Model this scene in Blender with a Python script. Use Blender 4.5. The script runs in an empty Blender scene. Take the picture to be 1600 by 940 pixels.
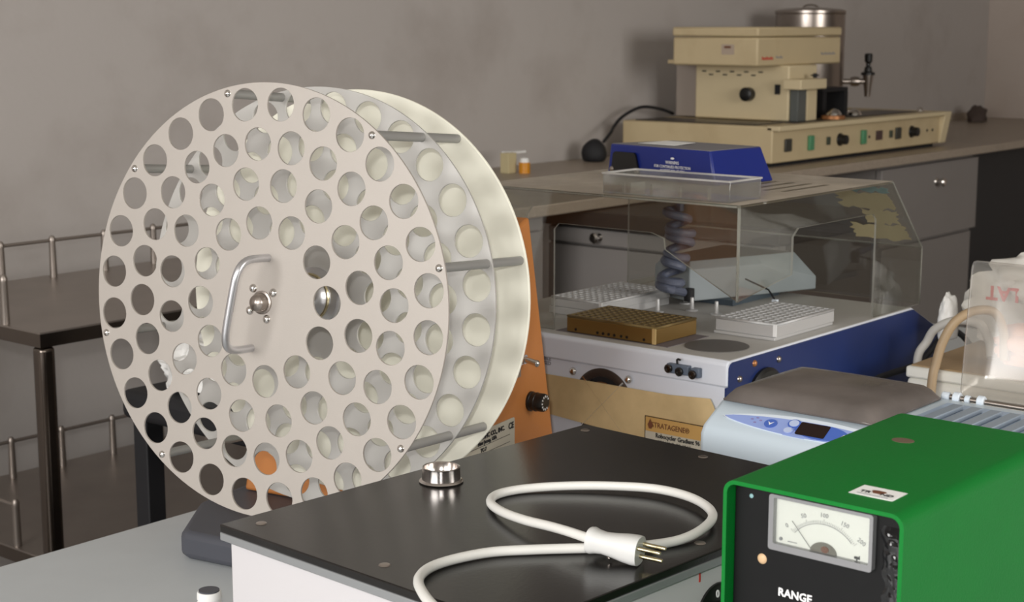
import bpy, bmesh, math, random
from mathutils import Vector, Matrix, noise
random.seed(7)
PI = math.pi
EYE = 1.326            # heights below are written relative to this datum (metres above the floor)
C = bpy.context.scene.collection
scn = bpy.context.scene

# ------------------------------------------------------------------ camera
cd = bpy.data.cameras.new('camera'); cam = bpy.data.objects.new('camera', cd); C.objects.link(cam)
cd.sensor_width = 36.0; cd.lens = 56.25; cd.clip_start = 0.05; cd.clip_end = 60
pitch = math.atan(430/2500.0); az = math.radians(40)
fwd = Vector((math.cos(az)*math.cos(pitch), math.sin(az)*math.cos(pitch), -math.sin(pitch)))
cam.location = (0, 0, EYE)
cam.rotation_euler = fwd.to_track_quat('-Z', 'Y').to_euler()
cd.dof.use_dof = True; cd.dof.focus_distance = 1.45; cd.dof.aperture_fstop = 18
scn.camera = cam
# ------------------------------------------------------------------ world, exposure, big lights
w = bpy.data.worlds.new('world'); scn.world = w; w.use_nodes = True
w.node_tree.nodes['Background'].inputs[0].default_value = (0.75, 0.85, 1.0, 1)
w.node_tree.nodes['Background'].inputs[1].default_value = 1.0
vs = scn.view_settings
vs.view_transform = 'Standard'; vs.look = 'None'; vs.gamma = 1; vs.use_curve_mapping = False
vs.exposure = 0.0
try: scn.cycles.transparent_max_bounces = 48
except Exception: pass

def area(name, loc, target, sx, sy, power, col, spread=180):
    l = bpy.data.lights.new(name, 'AREA'); l.shape = 'RECTANGLE'; l.size = sx; l.size_y = sy
    l.energy = power; l.color = col; l.spread = math.radians(spread)
    o = bpy.data.objects.new(name, l); C.objects.link(o); o.location = loc
    o.rotation_euler = (Vector(target)-Vector(loc)).to_track_quat('-Z', 'Y').to_euler()
    return o
# daylight through the windows behind the photographer (wall_back) and in wall_right
area('window_daylight', (-2.46, 0.9, 1.75), (3, 0.9, 1.2), 2.3, 1.3, 100, (1.0, 0.97, 0.93))
area('window_daylight', (2.2, -2.46, 1.8), (3.2, 2, 1.0), 2.0, 1.3, 75, (1.0, 0.95, 0.88))
# the camera's own flash, just above and left of the lens
fl = area('camera_flash', (-0.03, 0.03, EYE+0.09), (2.0, 1.6, EYE-0.35), 0.06, 0.03, 8, (1.0, 0.98, 0.95))

# ------------------------------------------------------------------ materials
def s2l(c):
    return tuple(((x/12.92) if x <= 0.04045 else ((x+0.055)/1.055)**2.4) for x in c)
def hexc(h):
    return s2l(tuple(int(h[i:i+2], 16)/255.0 for i in (0, 2, 4))) + (1,)
MATS = {}
def mat(name, col, rough=0.5, metal=0.0, var=0.0, vscale=8, bump=0.0, bscale=200, stain=None, stain_scale=3, stain_amt=0.3,
        stretch=None, coat=0.0, spec=0.5, sheen=0.0):
    if name in MATS: return MATS[name]
    m = bpy.data.materials.new(name); m.use_nodes = True; nt = m.node_tree; N = nt.nodes; L = nt.links
    b = N['Principled BSDF']; c = hexc(col)
    b.inputs['Base Color'].default_value = c
    b.inputs['Roughness'].default_value = rough; b.inputs['Metallic'].default_value = metal
    b.inputs['Specular IOR Level'].default_value = spec
    b.inputs['Coat Weight'].default_value = coat
    tc = N.new('ShaderNodeTexCoord'); mp = N.new('ShaderNodeMapping'); L.new(tc.outputs['Object'], mp.inputs[0])
    if stretch: mp.inputs['Scale'].default_value = stretch
    cur = None
    if var > 0:
        n = N.new('ShaderNodeTexNoise'); n.inputs['Scale'].default_value = vscale; n.inputs['Detail'].default_value = 5
        L.new(mp.outputs[0], n.inputs['Vector'])
        mx = N.new('ShaderNodeMix'); mx.data_type = 'RGBA'
        mx.inputs[6].default_value = tuple(x*(1-var) for x in c[:3])+(1,)
        mx.inputs[7].default_value = tuple(min(1, x*(1+var)) for x in c[:3])+(1,)
        L.new(n.outputs[0], mx.inputs[0]); cur = mx.outputs[2]
    if stain:
        n = N.new('ShaderNodeTexNoise'); n.inputs['Scale'].default_value = stain_scale; n.inputs['Detail'].default_value = 6
        n.inputs['Roughness'].default_value = 0.6
        L.new(mp.outputs[0], n.inputs['Vector'])
        r = N.new('ShaderNodeMapRange'); r.inputs[1].default_value = 0.52; r.inputs[2].default_value = 0.72
        r.inputs[4].default_value = stain_amt; L.new(n.outputs[0], r.inputs[0])
        mx = N.new('ShaderNodeMix'); mx.data_type = 'RGBA'; L.new(r.outputs[0], mx.inputs[0])
        if cur: L.new(cur, mx.inputs[6])
        else: mx.inputs[6].default_value = c
        mx.inputs[7].default_value = hexc(stain); cur = mx.outputs[2]
    if cur: L.new(cur, b.inputs['Base Color'])
    if bump > 0:
        n = N.new('ShaderNodeTexNoise'); n.inputs['Scale'].default_value = bscale; n.inputs['Detail'].default_value = 3
        L.new(mp.outputs[0], n.inputs['Vector'])
        bp = N.new('ShaderNodeBump'); bp.inputs['Strength'].default_value = bump; bp.inputs['Distance'].default_value = 0.002
        L.new(n.outputs[0], bp.inputs['Height']); L.new(bp.outputs[0], b.inputs['Normal'])
    MATS[name] = m; return m
def clear(name, tint='FFFFFF', gloss=0.12, rough=0.03, haze=0.0, hazecol='B8B4A8'):
    """thin clear plastic sheet: light passes straight through, the surface reflects by Fresnel"""
    if name in MATS: return MATS[name]
    m = bpy.data.materials.new(name); m.use_nodes = True; nt = m.node_tree; N = nt.nodes; L = nt.links
    for n in list(N):
        if n.type != 'OUTPUT_MATERIAL': N.remove(n)
    out = [n for n in N if n.type == 'OUTPUT_MATERIAL'][0]
    t = N.new('ShaderNodeBsdfTransparent'); t.inputs[0].default_value = hexc(tint)
    g = N.new('ShaderNodeBsdfGlossy'); g.inputs['Roughness'].default_value = rough; g.inputs[0].default_value = (1, 1, 1, 1)
    lw = N.new('ShaderNodeLayerWeight'); lw.inputs[0].default_value = 0.5      # facing, the same on both faces of the sheet
    pw = N.new('ShaderNodeMath'); pw.operation = 'POWER'; pw.inputs[1].default_value = 5.0; L.new(lw.outputs['Facing'], pw.inputs[0])
    ml = N.new('ShaderNodeMath'); ml.operation = 'MULTIPLY_ADD'; ml.inputs[1].default_value = 0.7; ml.inputs[2].default_value = 0.4*gloss
    L.new(pw.outputs[0], ml.inputs[0])
    mx = N.new('ShaderNodeMixShader'); L.new(ml.outputs[0], mx.inputs[0]); L.new(t.outputs[0], mx.inputs[1]); L.new(g.outputs[0], mx.inputs[2])
    last = mx
    if haze > 0:
        d = N.new('ShaderNodeBsdfDiffuse'); d.inputs[0].default_value = hexc(hazecol)
        tc = N.new('ShaderNodeTexCoord'); n = N.new('ShaderNodeTexNoise'); n.inputs['Scale'].default_value = 9; n.inputs['Detail'].default_value = 6
        L.new(tc.outputs['Object'], n.inputs['Vector'])
        r = N.new('ShaderNodeMapRange'); r.inputs[1].default_value = 0.35; r.inputs[2].default_value = 0.7
        r.inputs[3].default_value = haze*0.7; r.inputs[4].default_value = haze*1.3; L.new(n.outputs[0], r.inputs[0])
        m2 = N.new('ShaderNodeMixShader'); L.new(r.outputs[0], m2.inputs[0]); L.new(mx.outputs[0], m2.inputs[1]); L.new(d.outputs[0], m2.inputs[2]); last = m2
    L.new(last.outputs[0], out.inputs[0]); MATS[name] = m; return m

M_wall = mat('wall_paint', 'B8B2AE', 0.85, var=0.05, vscale=1.5, bump=0.25, bscale=60, stain='8B7E76', stain_scale=2.2, stain_amt=0.35)
M_wall2 = mat('wall_paint_end', 'B9ADA4', 0.85, var=0.05, vscale=1.5, bump=0.25, bscale=60, stain='9A8578', stain_scale=1.6, stain_amt=0.35)
M_ceil = mat('ceiling_paint', 'BDB8B0', 0.9)
M_floor = mat('floor_terrazzo', '6A645E', 0.5, var=0.3, vscale=60)
M_table = mat('table_laminate', 'C2C7CA', 0.45, var=0.03, vscale=30)
M_counter = mat('stone_counter', 'A19485', 0.38, var=0.25, vscale=120, stain='6A6058', stain_scale=4, stain_amt=0.3)
M_cab = mat('grey_cabinet_laminate', '86817E', 0.6, var=0.04, vscale=10)
M_cabdark = mat('dark_cabinet', '2A2B2E', 0.5)
M_wood = mat('dark_wood', '332C28', 0.5, var=0.3, vscale=12, stretch=(1, 8, 8))
M_steel = mat('stainless_steel', 'A89F98', 0.28, 1.0, var=0.1, vscale=20)
M_steeldk = mat('worn_stainless', '9A918A', 0.36, 0.8, var=0.15, vscale=12)
M_darksteel = mat('dark_polished_steel', '7A716A', 0.2, 1.0, var=0.1, vscale=12)
M_chrome = mat('chrome', 'D8D4D0', 0.12, 1.0)
M_drum = mat('satin_aluminium', 'B5AEA7', 0.45, 0.25, var=0.03, vscale=25, bump=0.05, bscale=600)
M_drummid = mat('satin_aluminium_mid', 'C6C4C0', 0.40, 0.35, var=0.03, vscale=18)
M_cream = mat('cream_painted_disc', 'F7F5E6', 0.55, var=0.015, vscale=8)
M_rod = mat('grey_metal_rod', '9A9996', 0.45, 0.3)
M_alum = mat('handle_aluminium', 'CFCFD2', 0.30, 0.9)
M_orange = mat('orange_enamel', 'B9763C', 0.5, var=0.05, vscale=20, bump=0.1, bscale=500)
M_char = mat('charcoal_plastic', '4A4C54', 0.5, var=0.05)
M_black = mat('black_plastic', '131313', 0.35)
M_blackmat = mat('matt_black', '16161A', 0.7)
M_blackpanel = mat('black_panel', '0C0C0D', 0.45, var=0.3, vscale=40, spec=.25)
M_btop = mat('black_laminate_top', '161413', 0.24, var=0.12, vscale=14, stain='302D2B', stain_scale=7, stain_amt=0.35, bump=0.04, bscale=300)
M_white = mat('white_enamel', 'C9C6C8', 0.45, var=0.02)
M_bluewhite = mat('cool_white_enamel', 'D9DEE8', 0.4, var=0.02)
M_deck = mat('deck_grey_white', 'B4B2AE', 0.5, var=0.05, vscale=20)
M_navy = mat('navy_enamel', '14295F', 0.4, var=0.08, vscale=20)
M_royal = mat('royal_blue_enamel', '142678', 0.35, var=0.06)
M_dustyblue = mat('dusty_box_top', '7E7C80', 0.6, var=0.08, vscale=30)
M_green = mat('green_enamel', '067028', 0.45, var=0.08, vscale=18, bump=0.15, bscale=700, spec=.22)
M_greentop = mat('green_enamel_dusty', '2A7A3A', 0.5, var=0.1, vscale=14, stain='4E5A3A', stain_scale=6, stain_amt=0.45)
M_ltblue = mat('pale_blue_plastic', 'C3D0DA', 0.4, var=0.02)
M_panelblue = mat('panel_periwinkle', '93A6DE', 0.4)
M_paneldk = mat('panel_deep_blue', '4A69BC', 0.4)
M_palewhite = mat('panel_white_rim', 'DCE6F0', 0.4)
M_display = mat('display_dark', '20100E', 0.15)
M_beige = mat('aged_beige', 'CBB994', 0.55, var=0.06, vscale=9, stain='A28A62', stain_scale=5, stain_amt=0.35)
M_beigelt = mat('aged_beige_light', 'D6C6A2', 0.55, var=0.05, vscale=9)
M_gold = mat('gold_anodised', '866A3A', 0.38, 0.55, var=0.08)
M_golddk = mat('gold_anodised_top', '7C683F', 0.42, 0.5)
M_rack = mat('bare_aluminium_block', 'C6C6C6', 0.4, 0.3)
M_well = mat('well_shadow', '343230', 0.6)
M_armgrey = mat('grey_arm_cover', '8F979B', 0.5, var=0.03)
M_cordgrey = mat('grey_rubber', '5E6476', 0.5)
M_cordwhite = mat('white_cord', 'E2E1DC', 0.4)
M_plug = mat('white_plug', 'DCDCDA', 0.35)
M_brass = mat('nickel_pin', 'C9BD9A', 0.25, 1.0)
M_tapebr = None
M_paper = mat('paper_white', 'EEEEEC', 0.7)
M_papergrey = mat('label_grey', 'B9B3A3', 0.6)
M_labelor = mat('label_orange', 'C29A5A', 0.5)
M_ink = mat('ink_black', '15151A', 0.6)
M_inkw = mat('ink_white', 'EDEDED', 0.6)
M_inkred = mat('ink_red', 'C83A30', 0.6)
M_inkbrown = mat('ink_brown', '6E4028', 0.6)
M_inkgrey = mat('ink_grey', '8C8C92', 0.6)
M_teal = mat('teal_label', '7FA5A8', 0.6)
M_creampaper = mat('cream_paper', 'C2B58E', 0.8)
M_styro = mat('white_foam_box', 'E9E7DE', 0.7, var=0.03)
M_tan = mat('tan_card', '9A8262', 0.8, var=0.08)
M_pink = mat('pinkish_latex', 'DEA488', 0.6, var=0.08)
M_film = mat('plastic_bag_film', 'DCD9D2', 0.35, var=0.06)
M_hose = mat('tan_hose', 'A58E70', 0.5)
M_hosew = mat('white_hose', 'BFBCB6', 0.5)
M_greenlamp = mat('green_rocker', '4F8F68', 0.4)
M_amber = mat('amber_liquid', 'D08A20', 0.3)
M_copper = mat('copper_top', 'A8744C', 0.4, 0.6)
M_clearA = clear('clear_acrylic', 'F4F5F3', 0.14)
M_edge = clear('acrylic_edge_shine', 'D8DAD6', 0.2, 0.15, haze=0.34, hazecol='D8D6CE')  # whitish haze paints the light gathered along the sheet edges
M_dustyA = clear('dusty_acrylic_top', 'F0EEEA', 0.14, 0.12, haze=0.62, hazecol='C6BBAB')
M_tray = clear('clear_tray_plastic', 'ECEDEB', 0.35, 0.08, haze=0.07, hazecol='D8D6D2')
M_smoke = clear('smoky_lid_plastic', '8C847E', 0.2, 0.12, haze=0.5, hazecol='8E8580')
M_lid2 = clear('clear_lid_plastic', 'EFEDEA', 0.16, 0.22, haze=0.13, hazecol='DAD6D0')
M_tapeb = clear('brown_tape', 'DCC89E', 0.1, 0.3, haze=0.85, hazecol='DCC394')
M_glass = clear('window_glass', 'FAFAFA', 0.12)

# ------------------------------------------------------------------ object helpers
MW = {}                                         # world matrices (heights relative to EYE)
ID = Matrix.Identity(4)
def fr(o, ex, ey):
    ex = Vector(ex).normalized(); ey = Vector(ey).normalized(); ez = ex.cross(ey)
    m = Matrix.Identity(4)
    for i in range(3):
        m[i][0] = ex[i]; m[i][1] = ey[i]; m[i][2] = ez[i]; m[i][3] = o[i]
    return m
def FX(o): return fr(o, (0, -1, 0), (0, 0, 1))    # face looking to -X
def FY(o): return fr(o, (1, 0, 0), (0, 0, 1))     # face looking to -Y
def FZ(o): return fr(o, (0, -1, 0), (1, 0, 0))    # face looking up, text upright for a viewer at -X
def thing(name, label, cat, loc, rz=0, group=None):
    o = bpy.data.objects.new(name, None); C.objects.link(o); o.empty_display_size = 0.05
    o.location = (loc[0], loc[1], loc[2]+EYE); o.rotation_euler = (0, 0, rz)
    MW[o.name] = Matrix.Translation(Vector(loc)) @ Matrix.Rotation(rz, 4, 'Z')
    o['label'] = label; o['category'] = cat
    if group: o['group'] = group
    return o
def tag(o, label, cat, group=None):
    o['label'] = label; o['category'] = cat
    if group: o['group'] = group
    return o
def link(name, me, m, parent=None, bevel=0, seg=2, smooth=35, kind=None, label=None):
    """me in world metres (heights relative to EYE)"""
    if parent is not None:
        me.transform(MW[parent.name].inverted())
    else:
        cs = [v.co for v in me.vertices]
        c = Vector((sum(v.x for v in cs)/len(cs), sum(v.y for v in cs)/len(cs), min(v.z for v in cs)))
        me.transform(Matrix.Translation(-c))
    o = bpy.data.objects.new(name, me); C.objects.link(o)
    if parent is not None:
        o.parent = parent; MW[o.name] = MW[parent.name].copy()
    else:
        o.location = (c.x, c.y, c.z+EYE); MW[o.name] = Matrix.Translation(c)
    if not me.materials: 
        for x in (m if isinstance(m, (list, tuple)) else [m]): me.materials.append(x)
    if smooth:
        for p in me.polygons: p.use_smooth = True
        me.set_sharp_from_angle(angle=math.radians(smooth))
    if bevel:
        b = o.modifiers.new('bevel', 'BEVEL'); b.width = bevel; b.segments = seg; b.limit_method = 'ANGLE'; b.angle_limit = math.radians(40)
        b.harden_normals = False
    if kind: o['kind'] = kind
    if label: o['label'] = label
    return o
def obj(name, bm, m, parent=None, **k):
    me = bpy.data.meshes.new(name); bmesh.ops.recalc_face_normals(bm, faces=bm.faces[:]); bm.to_mesh(me); bm.free()
    return link(name, me, m, parent, **k)
def box(bm, x0, x1, y0, y1, z0, z1, M=ID):
    vs_ = [bm.verts.new(M @ Vector(p)) for p in ((x0,y0,z0),(x1,y0,z0),(x1,y1,z0),(x0,y1,z0),(x0,y0,z1),(x1,y0,z1),(x1,y1,z1),(x0,y1,z1))]
    for f in ((3,2,1,0),(4,5,6,7),(0,1,5,4),(1,2,6,5),(2,3,7,6),(3,0,4,7)): bm.faces.new([vs_[i] for i in f])
def prism(bm, pts, z0, z1, M=ID):
    """polygon in local XY extruded along local Z"""
    a = [bm.verts.new(M @ Vector((p[0], p[1], z0))) for p in pts]; b = [bm.verts.new(M @ Vector((p[0], p[1], z1))) for p in pts]
    bm.faces.new(a[::-1]); bm.faces.new(b); n = len(pts)
    for i in range(n): bm.faces.new((a[i], a[(i+1) % n], b[(i+1) % n], b[i]))
def lathe(bm, prof, M=ID, n=24, a0=0.0, a1=2*PI):
    rings = []
    for r, z in prof:
        if r < 1e-6: rings.append([bm.verts.new(M @ Vector((0, 0, z)))])
        else: rings.append([bm.verts.new(M @ Vector((r*math.cos(2*PI*i/n), r*math.sin(2*PI*i/n), z))) for i in range(n)])
    for a, b in zip(rings, rings[1:]):
        for i in range(n):
            j = (i+1) % n
            if len(a) == 1 and len(b) == 1: continue
            if len(a) == 1: bm.faces.new((a[0], b[j], b[i]))
            elif len(b) == 1: bm.faces.new((a[i], a[j], b[0]))
            else: bm.faces.new((a[i], a[j], b[j], b[i]))
def cyl(bm, r, z0, z1, M=ID, n=20, c=0.0):
    if c: lathe(bm, [(0, z0), (r, z0), (r, z1-c), (r-c, z1), (0, z1)], M, n)
    else: lathe(bm, [(0, z0), (r, z0), (r, z1), (0, z1)], M, n)
def rod_between(bm, p, q, r, n=12):
    p = Vector(p); q = Vector(q); d = q-p
    M = Matrix.Translation(p) @ d.to_track_quat('Z', 'Y').to_matrix().to_4x4()
    cyl(bm, r, 0, d.length, M, n)
def dome(bm, r, h, M=ID, n=16, k=5, base=0.0):
    pr = [(0, -base), (r, -base)] if base else [(0, 0), (r, 0)]
    for i in range(0 if base else 1, k+1):
        t = PI/2*i/k; pr.append((r*math.cos(t) if i < k else 0, h*math.sin(t)))
    lathe(bm, pr, M, n)
def spline(pts, n=10):
    P = [Vector(p) for p in pts]; out = []
    Q = [P[0]*2-P[1]]+P+[P[-1]*2-P[-2]]
    for i in range(1, len(Q)-2):
        for k in range(n):
            t = k/n; a, b, c, d = Q[i-1:i+3]
            out.append(0.5*((2*b)+(c-a)*t+(2*a-5*b+4*c-d)*t*t+(3*b-a-3*c+d)*t**3))
    out.append(P[-1]); return out
def tube(bm, pts, r, n=10, ry=None):
    pts = [Vector(p) for p in pts]; prev = None; rings = []
    for i, p in enumerate(pts):
        t = (pts[min(i+1, len(pts)-1)]-pts[max(i-1, 0)]).normalized()
        if prev is None:
            a = t.orthogonal().normalized()
        else:
            a = (prev-t*prev.dot(t)).normalized()
        prev = a; b = t.cross(a)
        rings.append([bm.verts.new(p+a*r*math.cos(2*PI*k/n)+b*(ry or r)*math.sin(2*PI*k/n)) for k in range(n)])
    for A, B in zip(rings, rings[1:]):
        for k in range(n): bm.faces.new((A[k], A[(k+1) % n], B[(k+1) % n], B[k]))
    bm.faces.new(rings[0][::-1]); bm.faces.new(rings[-1])
def circ2(cx, cy, r, n=24, ry=None): return [(cx+r*math.cos(2*PI*i/n), cy+(ry or r)*math.sin(2*PI*i/n)) for i in range(n)]
def rrect(x0, x1, y0, y1, r, n=5):
    o = []
    for cx, cy, a in ((x1-r, y1-r, 0), (x0+r, y1-r, 90), (x0+r, y0+r, 180), (x1-r, y0+r, 270)):
        for i in range(n+1):
            t = math.radians(a+90*i/n); o.append((cx+r*math.cos(t), cy+r*math.sin(t)))
    return o
def curve_mesh(cu):
    o = bpy.data.objects.new('tmp', cu); C.objects.link(o)
    dg = bpy.context.evaluated_depsgraph_get(); dg.update()
    me = bpy.data.meshes.new_from_object(o.evaluated_get(dg)); bpy.data.objects.remove(o); bpy.data.curves.remove(cu)
    return me
def plate(name, loops, t, M, m, parent=None, edge=None, chamfer=0, **k):
    """flat sheet with holes; front face on the frame's plane, thickness t going behind it"""
    cu = bpy.data.curves.new('c', 'CURVE'); cu.dimensions = '2D'; cu.fill_mode = 'BOTH'; cu.extrude = t/2-chamfer; cu.bevel_depth = chamfer; cu.bevel_resolution = 0
    for lp in loops:
        s = cu.splines.new('POLY'); s.points.add(len(lp)-1); s.use_cyclic_u = True
        for i, p in enumerate(lp): s.points[i].co = (p[0], p[1], 0, 1)
    me = curve_mesh(cu); me.materials.clear()
    me.materials.append(m)
    if edge:
        me.materials.append(edge)
        for p in me.polygons: p.material_index = 1 if abs(p.normal.z) < 0.5 else 0
    me.transform(Matrix.Translation((0, 0, -t/2))); me.transform(M); me.update()
    return link(name, me, m, parent, **k)
FONT_CACHE = {}
def text(body, size, M, m, parent=None, name='lettering', align='CENTER', squash=1.0, bold=0.0, depth=0.0004):
    cu = bpy.data.curves.new('t', 'FONT'); cu.body = body; cu.size = size; cu.align_x = align; cu.align_y = 'CENTER'
    cu.extrude = depth/2; cu.offset = bold; cu.resolution_u = 2; cu.space_line = 0.9
    me = curve_mesh(cu); me.materials.clear()
    me.transform(Matrix.Translation((0, 0, depth)) @ Matrix.Diagonal((squash, 1, 1, 1))); me.transform(M)
    return link(name, me, m, parent, smooth=0)
def setting(o, nm=None): o['kind'] = 'structure'; return o
def B(name, b, m, parent=None, **k):
    bm = bmesh.new(); box(bm, *b); return obj(name, bm, m, parent, **k)

# ================================================================== the room
TB = 0.72-EYE; CT = -0.406; FLOOR = -EYE; CEIL = 2.9-EYE
X0, X1, Y0, Y1 = -2.5, 6.92, -2.5, 3.03
setting(B('floor', (X0-.2, X1+.2, Y0-.2, Y1+.2, FLOOR-.1, FLOOR), M_floor))
setting(B('ceiling', (X0-.2, X1+.2, Y0-.2, Y1+.2, CEIL, CEIL+.1), M_ceil))
setting(B('wall_left', (X0-.2, X1+.2, Y1, Y1+.2, FLOOR, CEIL), M_wall))
setting(B('wall_end', (X1, X1+.2, Y0-.2, Y1, FLOOR, CEIL), M_wall2))
setting(plate('wall_back', [[(Y0, FLOOR), (Y1, FLOOR), (Y1, CEIL), (Y0, CEIL)], [(-.3, 1.05-EYE), (2.1, 1.05-EYE), (2.1, 2.45-EYE), (-.3, 2.45-EYE)]], .2, fr((X0, 0, 0), (0, 1, 0), (0, 0, 1)), M_wall, smooth=0))
setting(plate('wall_right', [[(X0, FLOOR), (X1, FLOOR), (X1, CEIL), (X0, CEIL)], [(1.15, 1.1-EYE), (3.25, 1.1-EYE), (3.25, 2.5-EYE), (1.15, 2.5-EYE)]], .2, fr((0, Y0-.2, 0), (1, 0, 0), (0, 0, 1)), M_wall, smooth=0))
for k, (a0, a1, z0, z1, axis) in enumerate(((-.3, 2.1, 1.05, 2.45, 'x'), (1.15, 3.25, 1.1, 2.5, 'y'))):
    wf = (fr((X0-.12, 0, 0), (0, 1, 0), (0, 0, 1)) if axis == 'x' else fr((0, Y0-.12, 0), (1, 0, 0), (0, 0, 1)))
    z0 -= EYE; z1 -= EYE; mid = (a0+a1)/2
    o = plate('window_%d' % (k+1), [[(a0, z0), (a1, z0), (a1, z1), (a0, z1)], [(a0+.05, z0+.05), (mid-.025, z0+.05), (mid-.025, z1-.05), (a0+.05, z1-.05)],
              [(mid+.025, z0+.05), (a1-.05, z0+.05), (a1-.05, z1-.05), (mid+.025, z1-.05)]], .05, wf, M_palewhite, smooth=0)
    setting(o)
bm = bmesh.new(); box(bm, 5.5, X1, Y1-.012, Y1, CT+.0, CT+.03)
setting(obj('trim_1', bm, M_counter))

# ================================================================== lab table
t = thing('lab_table', 'long grey laminate table carrying the drum, the boxes and the hooded instrument', 'table', (1.2, .3, FLOOR))
B('tabletop', (-.5, 3.05, -.95, 1.568, TB-.03, TB), M_table, t, bevel=.003)
for x in (-.42, 2.95):
    for y in (-.87, 1.48): B('leg', (x-.025, x+.025, y-.025, y+.025, FLOOR, TB-.03), M_steeldk, t, bevel=.004)
B('apron', (-.4, 2.93, 1.47, 1.49, TB-.1, TB-.03), M_steeldk, t)

# ================================================================== drum rotator
cW = Vector((1.10344, 1.26987, -0.2874)); nW = Vector((.97945, .18463, -.08116)).normalized()
e1 = Vector((.18524, -.98269, 0)).normalized(); e2 = e1.cross(nW)
yawW = math.atan2(nW.y, nW.x)
rot = thing('drum_rotator', 'roller drum rotator with perforated metal wheel, cream rear disc and orange housing', 'rotator', (1.30, 1.305, TB), yawW)
def WF(a=0, b=0, L=0): return fr(cW+e1*a+e2*b+nW*L, e1, e2)
RD = .23; HR = .0176
holes = []
for r, n, ph in ((.2083, 28, 8.0), (.1662, 24, 3.7), (.1258, 16, 11.6), (.0836, 12, 4.5)):
    for k in range(n):
        a = math.radians(ph+360*k/n); holes.append(circ2(r*math.cos(a), r*math.sin(a), HR, 28))
fd = plate('front_disc', [circ2(0, 0, RD, 160)]+holes, .0026, WF(), M_drum, rot, chamfer=.0003)
mdh = holes
md = plate('middle_disc', [circ2(0, 0, RD, 160)]+mdh, .0026, WF(L=.093), M_drummid, rot, chamfer=.0003)
rd = plate('rear_disc', [circ2(0, 0, RD, 160)], .004, WF(L=.165), M_cream, rot, chamfer=.0008)
for k in range(8):
    a = math.radians((13.5 if k % 2 == 0 else 53.5)+90*(k//2)); x, y = .2236*math.cos(a), .2236*math.sin(a)
    bm = bmesh.new(); cyl(bm, .0049, -.1655, -.0026, WF(x, y), 16); r_ = obj('rod', bm, M_rod, rot)
    bm = bmesh.new(); dome(bm, .0042, .0026, WF(x, y), 16, 4); dome(bm, .0016, .0012, WF(x, y, -.0024), 8, 2)
    obj('rod_screw', bm, M_chrome, r_)
# centre of the front disc
bm = bmesh.new(); lathe(bm, [(0, .0), (.0125, 0), (.0125, .0015), (.0105, .002), (.0100, .006), (.0085, .0105), (.005, .013), (0, .014)], WF(), 28)
obj('hub_bolt', bm, M_steel, fd)
for k in range(4):
    a = math.radians((38, 130, 212, 292)[k]); bm = bmesh.new(); dome(bm, .0048, .0036, WF(.0185*math.cos(a), .0185*math.sin(a)), 16, 4); obj('screw', bm, M_chrome, fd)
hp = []
ax = Vector((.019, .098)).normalized(); px_ = Vector((ax.y, -ax.x))
def hpt(s, h): v = Vector((-.003, -.001))+ax*s; return cW+e1*v.x+e2*v.y-nW*h
for s, h in ((.0495, 0), (.0495, .022), (.048, .034), (.043, .0425), (.034, .047), (.02, .0485), (-.02, .0485), (-.034, .047), (-.043, .0425), (-.048, .034), (-.0495, .022), (-.0495, 0)):
    hp.append(hpt(s, h))
bm = bmesh.new(); tube(bm, spline(hp, 5), .0042, 14); obj('handle', bm, M_alum, fd)
# hub between discs
bm = bmesh.new(); lathe(bm, [(0, 0), (.033, 0), (.033, .004), (.026, .006), (.024, .014), (.018, .022), (.010, .026), (.010, .091), (0, .091)], WF(L=.093), 32); obj('hub_flange', bm, M_alum, md)
bm = bmesh.new(); lathe(bm, [(.0262, .008), (.0272, .010), (.0262, .012), (.024, .012), (.024, .008), (.0262, .008)], WF(L=.093), 32); obj('brass_ring', bm, M_brass, md, label='thin brass ring')
bm = bmesh.new(); cyl(bm, .012, -.190, -.168, WF(), 20); obj('shaft', bm, M_steel, rot)
# orange housing (front panel parallel with the disc) on a charcoal base
nh = Vector((nW.x, nW.y, 0)).normalized()
Mb = fr((cW.x+e1.x*.0, cW.y+e1.y*.0, 0), e1, (0, 0, 1))           # local: x along e1, y up, z towards the viewer (-nh)
def bp(L, a, z): return Vector((cW.x, cW.y, 0))+nh*L+e1*a+Vector((0, 0, z))
bm = bmesh.new()
prism(bm, [(.034, .150), (.034, -.145), (.040, -.158), (.136, -.212), (.445, -.212), (.445, .150)], .572, -(TB+.001), fr(bp(0, 0, 0), nh, e1))   # this frame looks down
obj('base', bm, M_char, rot, bevel=.008, seg=3, label='charcoal base slab with slanted left end')
bm = bmesh.new()
pf = [(.200, -.5715), (.224, -.27), (.350, -.225), (.428, -.5715)]          # side outline of the housing, leaning like the wheel
L_ = [bm.verts.new(bp(l, -.194 if z < -.4 else -.150, z)) for l, z in pf]; R_ = [bm.verts.new(bp(l, .130, z)) for l, z in pf]
bm.faces.new(L_); bm.faces.new(R_[::-1])
for i in range(4): bm.faces.new((L_[i], R_[i], R_[(i+1) % 4], L_[(i+1) % 4]))
obj('housing', bm, M_orange, rot, bevel=.004, label='orange enamelled housing')
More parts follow.
